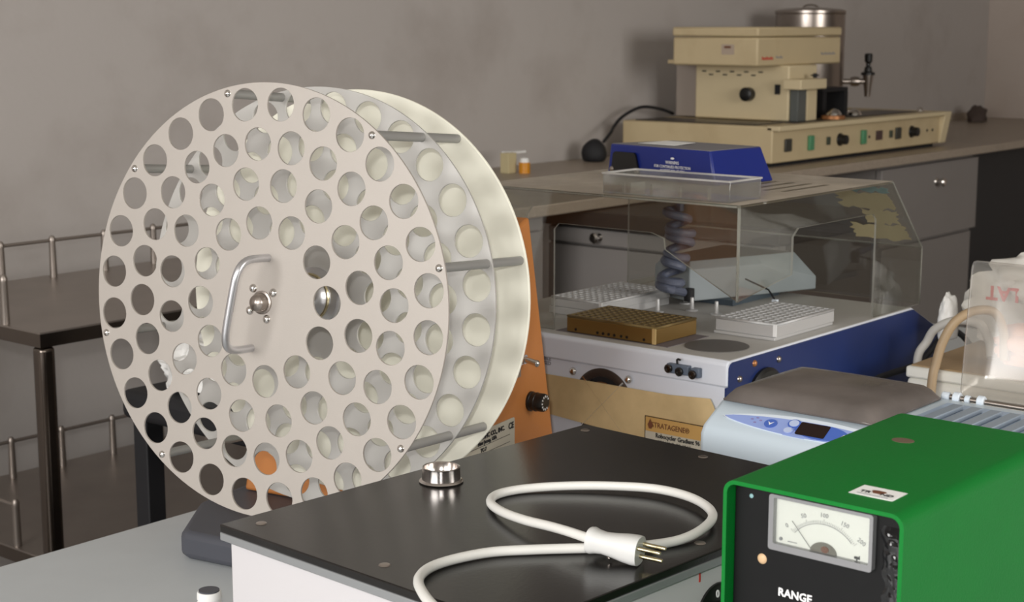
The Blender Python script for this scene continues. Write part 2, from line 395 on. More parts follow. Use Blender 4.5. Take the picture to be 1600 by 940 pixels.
# knob, switch, rating label on the side of the housing (local x = along the axis, y = up)
PF = fr(bp(0, .130, 0), nh, (0, 0, 1))
P = lambda a, b: PF @ Matrix.Translation((a, b, 0))
bm = bmesh.new(); lathe(bm, [(0, 0), (.0122, 0), (.0122, .003), (.0112, .0035), (.0112, .008), (.0118, .0085), (.0118, .0095), (.0112, .010), (.0112, .019), (.0104, .021), (0, .021)], P(.352, -.4515), 28)
kn = obj('control_knob', bm, M_black, rot)
bm = bmesh.new()
for k in range(10):
    a = math.radians(-60+30*k); box(bm, -.0008, .0008, .0068, .0094, .021, .0212, P(.352, -.4515) @ Matrix.Rotation(a, 4, 'Z'))
obj('dial_mark', bm, M_inkw, kn, smooth=0, label='ring of white dial marks')
bm = bmesh.new(); prism(bm, circ2(0, 0, .0085, 6), 0, .003, P(.326, -.394)); cyl(bm, .0058, .003, .008, P(.326, -.394), 16)
sw = obj('toggle_switch', bm, M_chrome, rot)
bm = bmesh.new(); tube(bm, [P(.326, -.394) @ Vector(p) for p in ((0, 0, .007), (.001, -.002, .015), (.002, -.004, .022))], .0036, 12); dome(bm, .0044, .0035, P(.326, -.394) @ Matrix.Translation((.002, -.004, .022)), 12, 3)
obj('lever', bm, M_chrome, sw)
bm = bmesh.new(); box(bm, -.0050, .0050, -.022, -.009, 0, .0008, P(.322, -.394)); obj('switch_plate', bm, M_steel, sw)
lab = plate('rating_label', [rrect(.165, .312, -.530, -.4625, .003)], .0006, P(0, 0) @ Matrix.Translation((0, 0, .0006)), M_papergrey, rot, smooth=0)
TL = lambda a, b: P(a, b) @ Matrix.Translation((0, 0, .0007))
for s_, x_, y_, sz in (('SCIENTIFIC CO., INC.', .287, -.4705, .0078), ('New Jersey, USA', .268, -.4772, .0062), ('TC-7', .244, -.4860, .0062), ('M1053-4005', .270, -.4965, .0078), ('CE', .309, -.4715, .0105)):
    text(s_, sz, TL(x_, y_), M_ink, lab, bold=.0003, align='RIGHT')
bm = bmesh.new()
for y_ in (-.4815, -.4905): box(bm, .185, .300, y_, y_+.0005, 0, .0002, TL(0, 0))
obj('rule_line', bm, M_ink, lab, smooth=0)

# ================================================================== black-topped white box
bb = thing('instrument_case', 'white steel instrument box with glossy black top, under the coiled white cord', 'instrument', (1.04, .83, TB), math.radians(-3.2))
MBB = Matrix.Translation((.808, .672, 0)) @ Matrix.Rotation(math.radians(-3.3), 4, 'Z')
def bbox(b, x0, x1, y0, y1, z0, z1): box(b, x0, x1, y0, y1, z0, z1, MBB)
LX, LY = .468, .342; ZT = -.41
bm = bmesh.new(); bbox(bm, .006, LX-.006, .006, LY-.006, TB+.012, ZT-.014); obj('body', bm, M_white, bb, bevel=.002)
bm = bmesh.new(); bbox(bm, 0, LX, 0, LY, ZT-.014, ZT-.007); obj('edge_trim', bm, mat('aluminium_trim', '9EA0A2', .4, .5), bb, bevel=.0008)
bm = bmesh.new(); bbox(bm, 0, LX, 0, LY, ZT-.007, ZT); top = obj('top_panel', bm, M_btop, bb, bevel=.0012)
for x, y in ((.025, .318), (.025, .165), (.025, .02), (LX-.02, .175), (LX-.02, .325), (.235, .02), (LX-.02, .02)):
    bm = bmesh.new(); Ms = MBB @ Matrix.Translation((x, y, ZT)); lathe(bm, [(0, 0), (.0048, 0), (.0042, .0007), (0, .0011)], Ms, 16); obj('screw', bm, M_steel, top)
for x in (.03, LX-.03):
    for y in (.03, LY-.03):
        bm = bmesh.new(); cyl(bm, .012, TB, TB+.012, MBB @ Matrix.Translation((x, y, 0)), 16); obj('foot', bm, M_black, bb)
MF = MBB @ FY((0, .006, 0))
bm = bmesh.new(); box(bm, .2155, .2175, -.4345, -.4255, 0, .0004, MF); obj('red_mark', bm, M_inkred, bb, smooth=0, label='short red index line')
bm = bmesh.new(); lathe(bm, [(0, 0), (.027, 0), (.027, .002), (.025, .003), (.013, .004), (.012, .014), (0, .015)], MF @ Matrix.Translation((.2395, -.468, 0)), 36); dl = obj('dial', bm, M_black, bb)
for k, s_ in enumerate(('0', '10', '20', '30')):
    a = math.radians(100-36*k); text(s_, .009, MF @ Matrix.Translation((.2395+.0195*math.cos(a), -.468+.0195*math.sin(a), .0035)) @ Matrix.Rotation(a-PI/2, 4, 'Z'), M_inkw, dl, bold=.0003)
# vial behind the box
t = thing('small_jar', 'little white jar with dark cap just left of the white instrument box', 'jar', (.990, 1.232, TB))
bm = bmesh.new(); lathe(bm, [(0, 0), (.0115, 0), (.0125, .002), (.0125, .030), (.0105, .033), (0, .033)], Matrix.Translation((.990, 1.232, TB)), 24); obj('body', bm, M_paper, t)
bm = bmesh.new(); lathe(bm, [(0, .0335), (.0125, .0335), (.0125, .036), (.0122, .040), (.0115, .041), (0, .041)], Matrix.Translation((.990, 1.232, TB)), 24); obj('cap', bm, M_paper, t)
bm = bmesh.new(); cyl(bm, .0105, .0411, .0425, Matrix.Translation((.990, 1.232, TB)), 24); obj('cap_inlay', bm, M_char, t)

# steel cup lid upside down on the black top
bm = bmesh.new()
Mp = Matrix.Translation((1.040, .957, ZT+.0006))
lathe(bm, [(0, .0015), (.017, .0015), (.0188, .0004), (.0196, 0), (.0204, .0006), (.0196, .0016), (.0178, .0024), (.0172, .012), (.0174, .0135), (.0166, .0140), (.0158, .0132), (.0156, .006), (.0145, .0045), (0, .0045)], Mp, 40)
tag(obj('steel_cup', bm, mat('polished_steel', 'D2CCC8', .2, 1.0), None), 'small shallow polished steel cup on the black box top', 'cup')

# white power cord with three-pin plug
cz = ZT+.0042
cpts = [(.70, .60, cz-.10), (.735, .625, cz-.03), (.762, .655, cz+.001), (.787, .725, cz), (.812, .768, cz), (.835, .790, cz), (.865, .797, cz), (.906, .786, cz), (.935, .763, cz), (.965, .733, cz), (.990, .708, cz), (1.026, .689, cz), (1.062, .687, cz+.002), (1.095, .700, cz+.004),
        (1.120, .735, cz+.004), (1.127, .777, cz+.003), (1.112, .816, cz+.002), (1.087, .851, cz+.001), (1.058, .876, cz), (1.030, .882, cz), (1.006, .868, cz+.001), (.988, .840, cz+.003), (.975, .805, cz+.006), (.968, .772, cz+.009), (.963, .748, cz+.0105), (.958, .722, cz+.011)]
cpts[9] = (.967, .731, cz-.0); 
co = thing('power_cord', 'thick white mains cord looped on the black top, ending in a three-pin plug', 'cable', (1.0, .78, ZT))
bm = bmesh.new(); tube(bm, spline(cpts, 7), .0040, 12); obj('cable', bm, M_cordwhite, co)
pa = Vector((.958, .724, cz+.0105)); pb = Vector((.968, .682, cz+.0075)); pd = (pb-pa).normalized(); side = pd.cross(Vector((0, 0, 1))).normalized(); upv = side.cross(pd)
Mpl = Matrix.Identity(4)
for i in range(3): Mpl[i][0] = side[i]; Mpl[i][1] = upv[i]; Mpl[i][2] = pd[i]; Mpl[i][3] = pa[i]
bm = bmesh.new(); rings = []
for zz, a, b in ((-.003, .0045, .0045), (-.001, .0098, .0098), (.002, .0104, .0104), (.006, .0094, .0092), (.012, .0090, .0084), (.02, .0098, .0092), (.030, .0112, .0108), (.038, .0116, .0116), (.042, .0112, .0112)):
    ring = []
    for k in range(24):
        an = 2*PI*k/24; ca, sa = math.cos(an), math.sin(an); e = 2.6
        ring.append(bm.verts.new(Mpl @ Vector((a*math.copysign(abs(ca)**(2/e), ca), b*math.copysign(abs(sa)**(2/e), sa), zz))))
    rings.append(ring)
for r1, r2 in zip(rings, rings[1:]):
    for k in range(24): bm.faces.new((r1[k], r1[(k+1) % 24], r2[(k+1) % 24], r2[k]))
bm.faces.new(rings[0][::-1]); bm.faces.new(rings[-1])
pg = obj('plug', bm, M_plug, co)
for x, y, ln in ((-.006, .004, .019), (.006, .004, .019), (0, -.004, .019)):
    bm = bmesh.new(); lathe(bm, [(0, 0), (.0017, 0), (.0017, ln-.001), (.001, ln), (0, ln)], Mpl @ Matrix.Translation((x, y, .042)), 12); obj('pin', bm, M_brass, pg)
bm = bmesh.new(); cyl(bm, .0022, .0, .0012, Mpl @ Matrix.Translation((0, -.0098, .017)) @ Matrix.Rotation(PI/2, 4, 'X'), 12); obj('plug_screw', bm, M_steel, pg)

# ================================================================== green meter box
gx0, gx1, gy0, gy1, gz1 = .889, 1.135, .428, .560, -.300
g = thing('meter_unit', 'green metal meter box with black front panel and needle gauge, in the right foreground', 'meter', (.95, .49, TB))
bm = bmesh.new(); Mg = FX((gx0, 0, 0))
r_o = rrect(-gy1, -gy0, TB+.012, gz1, .009, 6)
r_i = rrect(-gy1+.0028, -gy0-.0028, TB+.0148, gz1-.0028, .0065, 6)
plate('shell', [r_o, r_i], gx1-gx0, Mg, M_green, g, smooth=40, label='green enamelled sleeve')
bm = bmesh.new(); box(bm, gx0+.010, gx1-.004, gy0+.003, gy1-.003, TB+.015, gz1-.003); fp = obj('front_panel', bm, M_blackpanel, g, bevel=.001)
xf = gx0+.010
# gauge
F = FX((xf, 0, 0))
MY0, MY1, MZ0, MZ1 = -.5275, -.4515, -.3435, -.3055   # local x = -Y
mf = plate('gauge_housing', [rrect(MY0, MY1, MZ0, MZ1, .002), rrect(MY0+.0035, MY1-.0025, MZ0+.0045, MZ1-.0022, .001)], .0050, FX((xf-.0050, 0, 0)), mat('clear_bezel', '8E8E90', .15, .3), g, bevel=.0004)
MW[mf.name] = MW[mf.name]
pfc = plate('gauge_face', [rrect(MY0+.0035, MY1-.0025, MZ0+.0045, MZ1-.0022, .001)], .0004, FX((xf-.0006, 0, 0)), M_paper, g, smooth=0)
cxm, czm = -.4885, -.3480
for k, s_ in enumerate(('0', '50', '100', '150', '200')):
    a = math.radians(140-25*k); text(s_, .0042, FX((xf-.0007, 0, 0)) @ Matrix.Translation((cxm+.033*math.cos(a)*1.08, czm+.034*math.sin(a), 0)) @ Matrix.Rotation((a-PI/2)*.6, 4, 'Z'), M_inkgrey, pfc, depth=.0002)
bm = bmesh.new()
for k in range(41):
    a = math.radians(140-2.5*k); l = .003 if k % 10 == 0 else .0018
    box(bm, .0285, .0285+l, -.00012, .00012, .0001, .0002, FX((xf-.0007, 0, 0)) @ Matrix.Translation((cxm, czm, 0)) @ Matrix.Rotation(a, 4, 'Z'))
for k in range(30):
    a = math.radians(138-3.2*k); box(bm, .0278, .0282, -.0008, .0008, .0001, .0002, FX((xf-.0007, 0, 0)) @ Matrix.Translation((cxm, czm, 0)) @ Matrix.Rotation(a, 4, 'Z'))
obj('scale_mark', bm, M_inkgrey, pfc, smooth=0)
text('epi', .0034, FX((xf-.0007, 0, 0)) @ Matrix.Translation((-.4640, -.3370, 0)), M_ink, pfc, bold=.0002, depth=.0002)
bm = bmesh.new(); box(bm, -.515, -.508, -.3371, -.3366, 0, .0002, FX((xf-.0007, 0, 0))); obj('small_print', bm, M_inkgrey, pfc, smooth=0)
bm = bmesh.new(); prism(bm, [(-.0095*1.0*math.cos(PI*i/14), .0068*math.sin(PI*i/14)) for i in range(15)], 0, .0012, FX((xf-.0008, 0, 0)) @ Matrix.Translation((-.4880, MZ0+.0047, 0)))
obj('needle_cover', bm, mat('cover_grey', '6E6A62', .4), pfc)
bm = bmesh.new(); prism(bm, circ2(0, 0, .0028, 12, .0022), 0, .0006, FX((xf-.002, 0, 0)) @ Matrix.Translation((-.4865, MZ0+.0072, 0))); obj('pivot', bm, M_inkbrown, pfc)
bm = bmesh.new(); pA = FX((xf-.0018, 0, 0)) @ Vector((-.4965, MZ0+.0050, 0)); pB = FX((xf-.0018, 0, 0)) @ Vector((-.5115, MZ0+.0215, 0)); rod_between(bm, pA, pB, .00018, 6); obj('needle', bm, M_ink, pfc)
bm = bmesh.new(); cyl(bm, .0012, 0, .0008, FX((xf-.0008, 0, 0)) @ Matrix.Translation((-.5200, -.3360, 0)), 12); obj('zero_screw', bm, M_inkgrey, pfc)
plate('gauge_window', [rrect(MY0+.0035, MY1-.0025, MZ0+.0045, MZ1-.0022, .001)], .0006, FX((xf-.0044, 0, 0)), M_clearA, g, smooth=0)
# other marks of the panel
bm = bmesh.new(); dome(bm, .0036, .0012, FX((xf, 0, 0)) @ Matrix.Translation((-.5345, -.3535, 0)), 20, 3); obj('hole_plug', bm, mat('pale_peach_plug', 'CBAA84', .5), g, label='small pale peach plug')
bm = bmesh.new(); dome(bm, .0016, .0008, FX((xf, 0, 0)) @ Matrix.Translation((-.5440, -.3115, 0)), 12, 3); obj('corner_screw', bm, M_teal, g)
for zz in (-.360,): 
    bm = bmesh.new(); dome(bm, .0016, .0008, FX((xf, 0, 0)) @ Matrix.Translation((-.4365, -.3560, 0)), 12, 3); obj('corner_screw', bm, M_teal, g)
text('RANGE', .0078, FX((xf, 0, 0)) @ Matrix.Translation((-.5085, -.3735, 0)), M_inkw, g, bold=.00018)
bm = bmesh.new(); lathe(bm, [(0, 0), (.014, 0), (.013, .012), (0, .013)], FX((xf, 0, 0)) @ Matrix.Translation((-.5085, -.402, 0)), 28); obj('range_knob', bm, M_black, g)
# peeled glue patch, wrinkled and shiny
bm = bmesh.new(); nx, nz = 12, 36; gv = []
for j in range(nz+1):
    row = []
    for i in range(nx+1):
        u = i/nx; v = j/nz; y = .4425-.012*(1-u)-.000; 
        yy = .4318+.0170*(1-u)*(0.85+.3*noise.noise(Vector((0, v*6, 3)))); zz = -.312-.068*v
        h = (.0005+.0030*abs(noise.noise(Vector((u*5, v*14, 1))))+.0006*abs(noise.noise(Vector((u*14, v*40, 5)))))*math.sin(PI*min(1, max(0, u)))*min(1, 6*v, 6*(1-v))
        row.append(bm.verts.new((xf-.0001-h, yy, zz)))
    gv.append(row)
for j in range(nz):
    for i in range(nx): bm.faces.new((gv[j][i], gv[j][i+1], gv[j+1][i+1], gv[j+1][i]))
obj('glue_patch', bm, mat('glossy_black_glue', '0C0C0E', .12, coat=.6), g, smooth=80)
# sticker on top, oval mark
st = plate('sticker', [[(-.0155, -.0085), (.0155, -.0085), (.0155, .0135), (-.0155, .0135)]], .0003, FZ((.9215, .4640, gz1+.0003)), M_paper, g, smooth=0, label='white maker sticker with brown emblem')
for s_, x_ in (('TR', -.0075), ('ND', .0078)): text(s_, .0062, FZ((.9215, .4640, gz1+.0004)) @ Matrix.Translation((x_, -.0005, 0)), M_ink, st, bold=.0001, depth=.0002)
bm = bmesh.new(); box(bm, -.011, .011, -.0059, -.0052, 0, .0002, FZ((.9215, .4640, gz1+.0004))); obj('underline', bm, M_inkgrey, st, smooth=0)
bm = bmesh.new(); prism(bm, [(.0045*math.cos(a)*(1+.25*math.sin(3*a)), .0042*math.sin(a)*(1+.2*math.cos(2*a))+.003) for a in [2*PI*i/22 for i in range(22)]], 0, .0002, FZ((.9215, .4640, gz1+.0004))); obj('emblem', bm, M_inkbrown, st, smooth=0)
bm = bmesh.new(); prism(bm, circ2(0, 0, .0085, 20, .007), 0, .0002, FZ((1.058, .513, gz1))); obj('oval_mark', bm, mat('mark_brown', '6B5A48', .6), g, smooth=0)
for x in (gx0+.02, gx1-.02):
    for y in (gy0+.02, gy1-.02):
        bm = bmesh.new(); cyl(bm, .007, TB, TB+.012, Matrix.Translation((x, y, 0)), 14); obj('foot', bm, M_black, g)

# ================================================================== pale blue dry bath with two lids
lb = thing('dry_bath', 'pale blue twin heating block with oval control panel, behind the green box', 'heater', (1.5, .70, TB))
bm = bmesh.new(); yL, yR = .900, .50
pf = [(1.378, TB+.006), (1.378, -.421), (1.384, -.412), (1.418, -.3925), (1.572, -.3925), (1.582, -.400), (1.582, TB+.006)]
A_ = [bm.verts.new((x, yL, z)) for x, z in pf]; B_ = [bm.verts.new((x, yR, z)) for x, z in pf]
bm.faces.new(A_); bm.faces.new(B_[::-1])
for i in range(len(pf)): bm.faces.new((A_[i], A_[(i+1) % 7], B_[(i+1) % 7], B_[i]))
obj('body', bm, M_ltblue, lb, bevel=.006, seg=3)
# inclined panel frame: origin on the slope
sx = Vector((.034, 0, .0195)).normalized()
Fp = fr((1.3975, .800, -.4042), (0, -1, 0), sx)
def lens_shape(x0, x1, h0, h1, n=24, sk=0):
    o = []
    for i in range(n+1):
        u = i/n; o.append((x0+(x1-x0)*u, h1*math.sin(PI*u)**.7+sk*u))
    for i in range(1, n):
        u = 1-i/n; o.append((x0+(x1-x0)*u, -h0*math.sin(PI*u)**.7+sk*u))
    return o
rim = plate('panel_rim', [lens_shape(-.083, .125, .0125, .0165)], .0012, Fp @ Matrix.Translation((0, 0, .0012)), M_palewhite, lb, smooth=0)
pn = plate('control_panel', [lens_shape(-.080, .120, .0125, .0105)], .0016, Fp @ Matrix.Translation((0, 0, .0020)), M_panelblue, lb, smooth=0)
Fq = Fp @ Matrix.Translation((0, 0, .0021))
plate('display_surround', [circ2(.030, -.001, .030, 24, .0105)], .0006, Fq @ Matrix.Translation((.004, 0, .0006)), M_paneldk, pn, smooth=0)
plate('display', [rrect(.008, .041, -.0095, .0085, .0015)], .0008, Fq @ Matrix.Translation((0, 0, .0012)), M_display, pn, smooth=0)
for x_, y_, r_, mm in ((-.024, -.001, .0072, M_paneldk), (.001, .0045, .0072, M_paneldk), (-.001, -.0065, .0060, M_panelblue), (.060, -.003, .0072, M_paneldk)):
    plate('button', [circ2(x_, y_, r_, 20, r_*.85)], .0008, Fq @ Matrix.Translation((0, 0, .0009)), mm, pn, smooth=0)
for x_, y_, r_ in ((.001, .0045, .0055), (-.001, -.0065, .0045)):
    plate('button_cap', [circ2(x_, y_, r_, 20, r_*.85)], .0008, Fq @ Matrix.Translation((0, 0, .0014)), mat('button_pale', 'B9C6E6', .4), pn, smooth=0)
plate('arrow_mark', [[(-.0275, .0012), (-.024, -.0012), (-.0205, .0012), (-.024, -.0040)]], .0002, Fq @ Matrix.Translation((0, 0, .0013)), M_inkw, pn, smooth=0)
plate('arrow_mark', [[(.0560, -.0055), (.0640, -.0055), (.060, .0010)]], .0002, Fq @ Matrix.Translation((0, 0, .0013)), M_inkw, pn, smooth=0)
for x_, y_ in ((-.047, .001), (-.042, .004), (-.042, -.003), (-.037, .001)):
    plate('indicator_mark', [circ2(x_, y_, .0018, 8, .001)], .0002, Fq @ Matrix.Translation((0, 0, .0003)), mat('mark_mauve', '8B7FB0', .5), pn, smooth=0)
# closed smoky lid: shallow dome
def lid(name, M, w, d, h, m, parent, th=.0022):
    """domed lid, local x width, y depth, z height, open underneath"""
    bm = bmesh.new(); nx, ny = 16, 12
    def zf(u, v):
        a = min(1, min(u, 1-u)/.10); b = min(1, min(v, 1-v)/.10)
        return h*(1-(1-a)**2.4)*(1-(1-b)**2.4)*(1+.30*math.sin(PI*u)*math.sin(PI*v))
    us = [0, .008, .025, .05, .085, .15, .25, .375, .5, .625, .75, .85, .915, .95, .975, .992, 1]
    g1 = [[bm.verts.new(M @ Vector((w*u, d*v, zf(u, v)))) for u in us] for v in us]
    n = len(us)
    for j in range(n-1):
        for i in range(n-1): bm.faces.new((g1[j][i], g1[j][i+1], g1[j+1][i+1], g1[j+1][i]))
    me = bpy.data.meshes.new(name); bmesh.ops.recalc_face_normals(bm, faces=bm.faces[:]); bm.to_mesh(me); bm.free()
    o = link(name, me, m, parent, smooth=60)
    s = o.modifiers.new('solid', 'SOLIDIFY'); s.thickness = th; s.offset = -1
    return o
ld = lid('closed_lid', fr((1.414, .893, -.3920), (0, -1, 0), (1, 0, 0)), .175, .152, .0135, M_smoke, lb)
# heating block and recess in the open half
bm = bmesh.new(); box(bm, 1.43, 1.555, .515, .705, -.3925, -.3915); obj('recess_floor', bm, mat('block_steel_blue', 'A9BBD2', .5), lb)
for k in range(9):
    y = .690-.0205*k; bm = bmesh.new(); box(bm, 1.46, 1.535, y-.012, y, -.3915, -.3865); obj('block_fin', bm, mat('block_grey', '8F9BA8', .45), lb, bevel=.0008)
bm = bmesh.new(); cyl(bm, .0028, 0, .215, fr((1.578, .722, -.3905), (1, 0, 0), (0, 0, 1)) , 12); obj('hinge_bar', bm, M_steel, lb)
for y, r_, l_ in ((.722, .0048, .009), (.709, .0062, .008), (.696, .0044, .006), (.682, .0062, .008), (.56, .006, .008)):
    bm = bmesh.new(); lathe(bm, [(0, 0), (r_*.8, 0), (r_, .001), (r_, l_-.001), (r_*.8, l_), (0, l_)], fr((1.578, y, -.3905), (1, 0, 0), (0, 0, 1)), 18); obj('hinge_knuckle', bm, M_palewhite, lb)
# open lid standing upright, hollow side towards the viewer
ol = lid('open_lid', fr((1.586, .704, -.388), (0, -1, 0), (.10, 0, 1)), .160, .142, -.026, M_lid2, lb, th=-.0022)

# ================================================================== hooded instrument (thermal cycler)
hc = thing('gradient_cycler', 'white and navy laboratory thermal cycler with racks under a clear hood', 'instrument', (1.87, 1.26, TB))
yr, yl = 1.015, 1.475; DK = -.400
bm = bmesh.new()
pf = [(1.621, TB+.012), (1.621, -.432), (1.6165, -.432), (1.6165, -.404), (1.6205, DK), (2.108, DK), (2.205, -.445), (2.205, TB+.012)]
A_ = [bm.verts.new((x, yl, z)) for x, z in pf]; B_ = [bm.verts.new((x, yr+.002, z)) for x, z in pf]
bm.faces.new(A_); bm.faces.new(B_[::-1])
for i in range(8): bm.faces.new((A_[i], A_[(i+1) % 8], B_[(i+1) % 8], B_[i]))
obj('body', bm, M_bluewhite, hc, bevel=.0022, seg=3)
B('deck', (1.6225, 2.106, yr+.003, yl-.002, DK-.0005, DK+.0004), M_deck, hc, label='grey deck')  # top surface coloured greyer than the body
sp = [(1.612, TB+.012), (1.612, -.432), (1.6195, -.432), (1.6195, -.409), (1.6225, -.4045), (1.627, -.4025), (2.108, -.4025), (2.203, -.447), (2.203, TB+.012)]
plate('side_panel', [sp], .0025, FY((0, yr-.0005, 0)), M_navy, hc, smooth=0, label='navy blue side panel')
for x, z, mm in ((1.641, -.425, M_steel), (1.675, -.411, M_copper), (1.733, -.415, M_steel), (1.632, -.452, M_copper)):
    bm = bmesh.new(); dome(bm, .0045, .0035, FY((x, yr-.0005, z)), 16, 4); obj('side_screw', bm, mm, hc)
bm = bmesh.new(); lathe(bm, [(.030, 0), (.042, 0), (.042, .004), (.038, .007), (.032, .007), (.030, .004), (.030, 0)], FY((1.700, yr-.0005, -.462)), 36); fg = obj('side_fan_guard', bm, M_black, hc)
bm = bmesh.new(); cyl(bm, .030, 0, .001, FY((1.700, yr-.0005, -.462)), 30); obj('fan_opening', bm, M_blackmat, fg)
for a in range(4):
    bm = bmesh.new(); an = PI*a/4; rod_between(bm, FY((1.700, yr-.004, -.462)) @ Vector((.034*math.cos(an), .034*math.sin(an), 0)), FY((1.700, yr-.004, -.462)) @ Vector((-.034*math.cos(an), -.034*math.sin(an), 0)), .0013, 6); obj('guard_wire', bm, M_steel, fg)
for x in (1.65, 2.16):
    for y in (1.05, 1.44):
        bm = bmesh.new(); cyl(bm, .012, TB, TB+.012, Matrix.Translation((x, y, 0)), 16); obj('foot', bm, M_black, hc)
# front: fan, tape, screws, connector, labels
Fh = FX((1.621, 0, 0))
bm = bmesh.new(); lathe(bm, [(.036, 0), (.047, 0), (.047, .001), (.044, .0022), (.038, .0022), (.036, .001), (.036, 0)], Fh @ Matrix.Translation((-1.206, -.482, 0)), 44); fg = obj('fan_ring', bm, mat('dark_steel_ring', '5A5450', .35, .7), hc)
bm = bmesh.new(); cyl(bm, .036, 0, .0003, Fh @ Matrix.Translation((-1.206, -.482, 0)), 36); obj('fan_opening', bm, M_blackmat, fg)
for rr in (.013, .021, .029):
    bm = bmesh.new(); tube(bm, [Fh @ Vector((-1.206+rr*math.cos(2*PI*k/32), -.482+rr*math.sin(2*PI*k/32), .0022)) for k in range(33)], .0009, 6); obj('guard_wire', bm, M_chrome, fg)
for k in range(4):
    a = PI/4+PI/2*k; bm = bmesh.new(); rod_between(bm, Fh @ Vector((-1.206, -.482, .0022)), Fh @ Vector((-1.206+.046*math.cos(a), -.482+.046*math.sin(a), .0022)), .0014, 6); obj('guard_wire', bm, M_chrome, fg)
for y, z in ((1.253, -.4445), (1.164, -.443)):
    bm = bmesh.new(); cyl(bm, .0022, 0, .004, Fh @ Matrix.Translation((-y, z, 0)), 12); dome(bm, .0052, .0042, Fh @ Matrix.Translation((-y, z, .004)), 18, 5, base=.0008); obj('front_screw', bm, M_chrome, hc)
tp = plate('brown_tape', [[(-1.475, -.451), (-1.295, -.4545), (-1.10, -.4535), (-1.041, -.4495), (-1.036, -.4575), (-1.029, -.472), (-1.028, -.522), (-1.10, -.520), (-1.295, -.508), (-1.475, -.503)]], .0004, FX((1.6175, 0, 0)), M_tapeb, hc, smooth=0, label='strip of brown packing tape')
lb2 = plate('maker_label', [[(-1.137, -.485), (-1.030, -.485), (-1.030, -.535), (-1.137, -.535)]], .0005, FX((1.6168, 0, 0)), M_labelor, hc, smooth=0, label='orange and grey maker label')
plate('label_field', [[(-1.1365, -.5045), (-1.031, -.5045), (-1.031, -.5345), (-1.1365, -.5345)]], .0003, FX((1.6164, 0, 0)), M_papergrey, lb2, smooth=0)
plate('label_border', [[(-1.137, -.485), (-1.030, -.485), (-1.030, -.535), (-1.137, -.535)], [(-1.1360, -.486), (-1.031, -.486), (-1.031, -.534), (-1.1360, -.534)]], .0002, FX((1.6162, 0, 0)), M_ink, lb2, smooth=0)
Fl = FX((1.6162, 0, 0))
text('STRATAGENE\u00ae', .0098, Fl @ Matrix.Translation((-1.098, -.4955, 0)), M_inkbrown, lb2, squash=.85)
bm = bmesh.new(); prism(bm, [(-1.1305, -.501), (-1.1265, -.501), (-1.1245, -.496), (-1.1285, -.488), (-1.1325, -.496)], 0, .0002, Fl); obj('emblem', bm, M_inkbrown, lb2, smooth=0)
text('Robocycler Gradient 96', .0080, Fl @ Matrix.Translation((-1.1200, -.5085, 0)), M_ink, lb2, align='LEFT', bold=.0002, squash=.85)
text('230 VAC, 50-60 Hz', .0068, Fl @ Matrix.Translation((-1.1160, -.5165, 0)), M_ink, lb2, align='LEFT', bold=.0001, squash=.95)
text('Serial No.', .0068, Fl @ Matrix.Translation((-1.1120, -.5240, 0)), M_ink, lb2, align='LEFT', bold=.0001)
text('SERVICEABLE\nWHEN CLOSED', .0070, Fh @ Matrix.Translation((-1.2925, -.4375, 0)), M_inkgrey, hc, align='RIGHT', bold=.0002)
cn = B('connector_bar', (1.6085, 1.6165, 1.068, 1.100, -.4235, -.4115), mat('slate_plastic', '5D6878', .5), hc, bevel=.001)
B('connector_block', (1.6085, 1.6165, 1.0525, 1.0635, -.4245, -.4125), MATS['slate_plastic'], hc, bevel=.001)
for y, z in ((1.096, -.4175), (1.080, -.4195), (1.0605, -.4205)):
    bm = bmesh.new(); lathe(bm, [(0, 0), (.0052, 0), (.0056, .001), (.0056, .003), (.0042, .0042), (.003, .0042), (.002, .003), (0, .003)], FX((1.6085, y, z)), 18); obj('jack', bm, M_black if y == 1.080 else mat('dark_chrome', '55504E', .2, 1), cn)
bm = bmesh.new(); tube(bm, [(1.613, 1.087, -.4115), (1.612, 1.087, -.4065), (1.610, 1.084, -.4045), (1.609, 1.080, -.4050)], .0013, 8); obj('hook', bm, M_blackmat, cn)
# deck furniture
bm = bmesh.new(); lathe(bm, [(0, 0), (.041, 0), (.041, .0008), (.036, .0012), (0, .0012)], Matrix.Translation((1.688, 1.078, DK+.0005)), 44); obj('round_plate', bm, mat('dark_grey_plate', '5F5C5A', .55), hc)
B('well_surround', (1.640, 1.735, 1.120, 1.300, DK+.0004, DK+.0010), mat('mauve_grey_pad', '6B6468', .6), hc)
def rack(name, x0, x1, y0, y1, z0, z1, nx, ny, ms, mt, label, step=None):
    t = thing(name, label, 'block', ((x0+x1)/2, (y0+y1)/2, z0))
    if step: B('foot_block', (x0-.003, x1-.002, y0+.0005, y1+.001, z0, z0+step), ms, t, bevel=.0008)
    s = step or 0
    B('block', (x0, x1, y0, y1, z0+s, z1-.003), ms, t, bevel=.0008)
    px, py = (x1-x0)/(nx+.3), (y1-y0)/(ny+.3); r = min(px, py)*.36
    lp = [[(x0, y0), (x1, y0), (x1, y1), (x0, y1)]]
    for i in range(nx):
        for j in range(ny): lp.append(circ2(x0+px*(.65+i), y0+py*(.65+j), px*.41, 10, py*.41))
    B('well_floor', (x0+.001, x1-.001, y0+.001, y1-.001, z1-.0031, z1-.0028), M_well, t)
    plate('well_plate', lp, .0026, Matrix.Translation((0, 0, z1)), mt, t, smooth=0)
    return t
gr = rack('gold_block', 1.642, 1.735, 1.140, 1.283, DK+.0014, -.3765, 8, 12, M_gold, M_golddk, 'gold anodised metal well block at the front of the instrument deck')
for k, y in enumerate((1.268, 1.232, 1.223, 1.214, 1.205, 1.194, 1.185, 1.158)):
    bm = bmesh.new(); cyl(bm, .0019, 0, .0008, FX((1.6421, y, -.3945)), 10); obj('side_port', bm, M_black, gr)
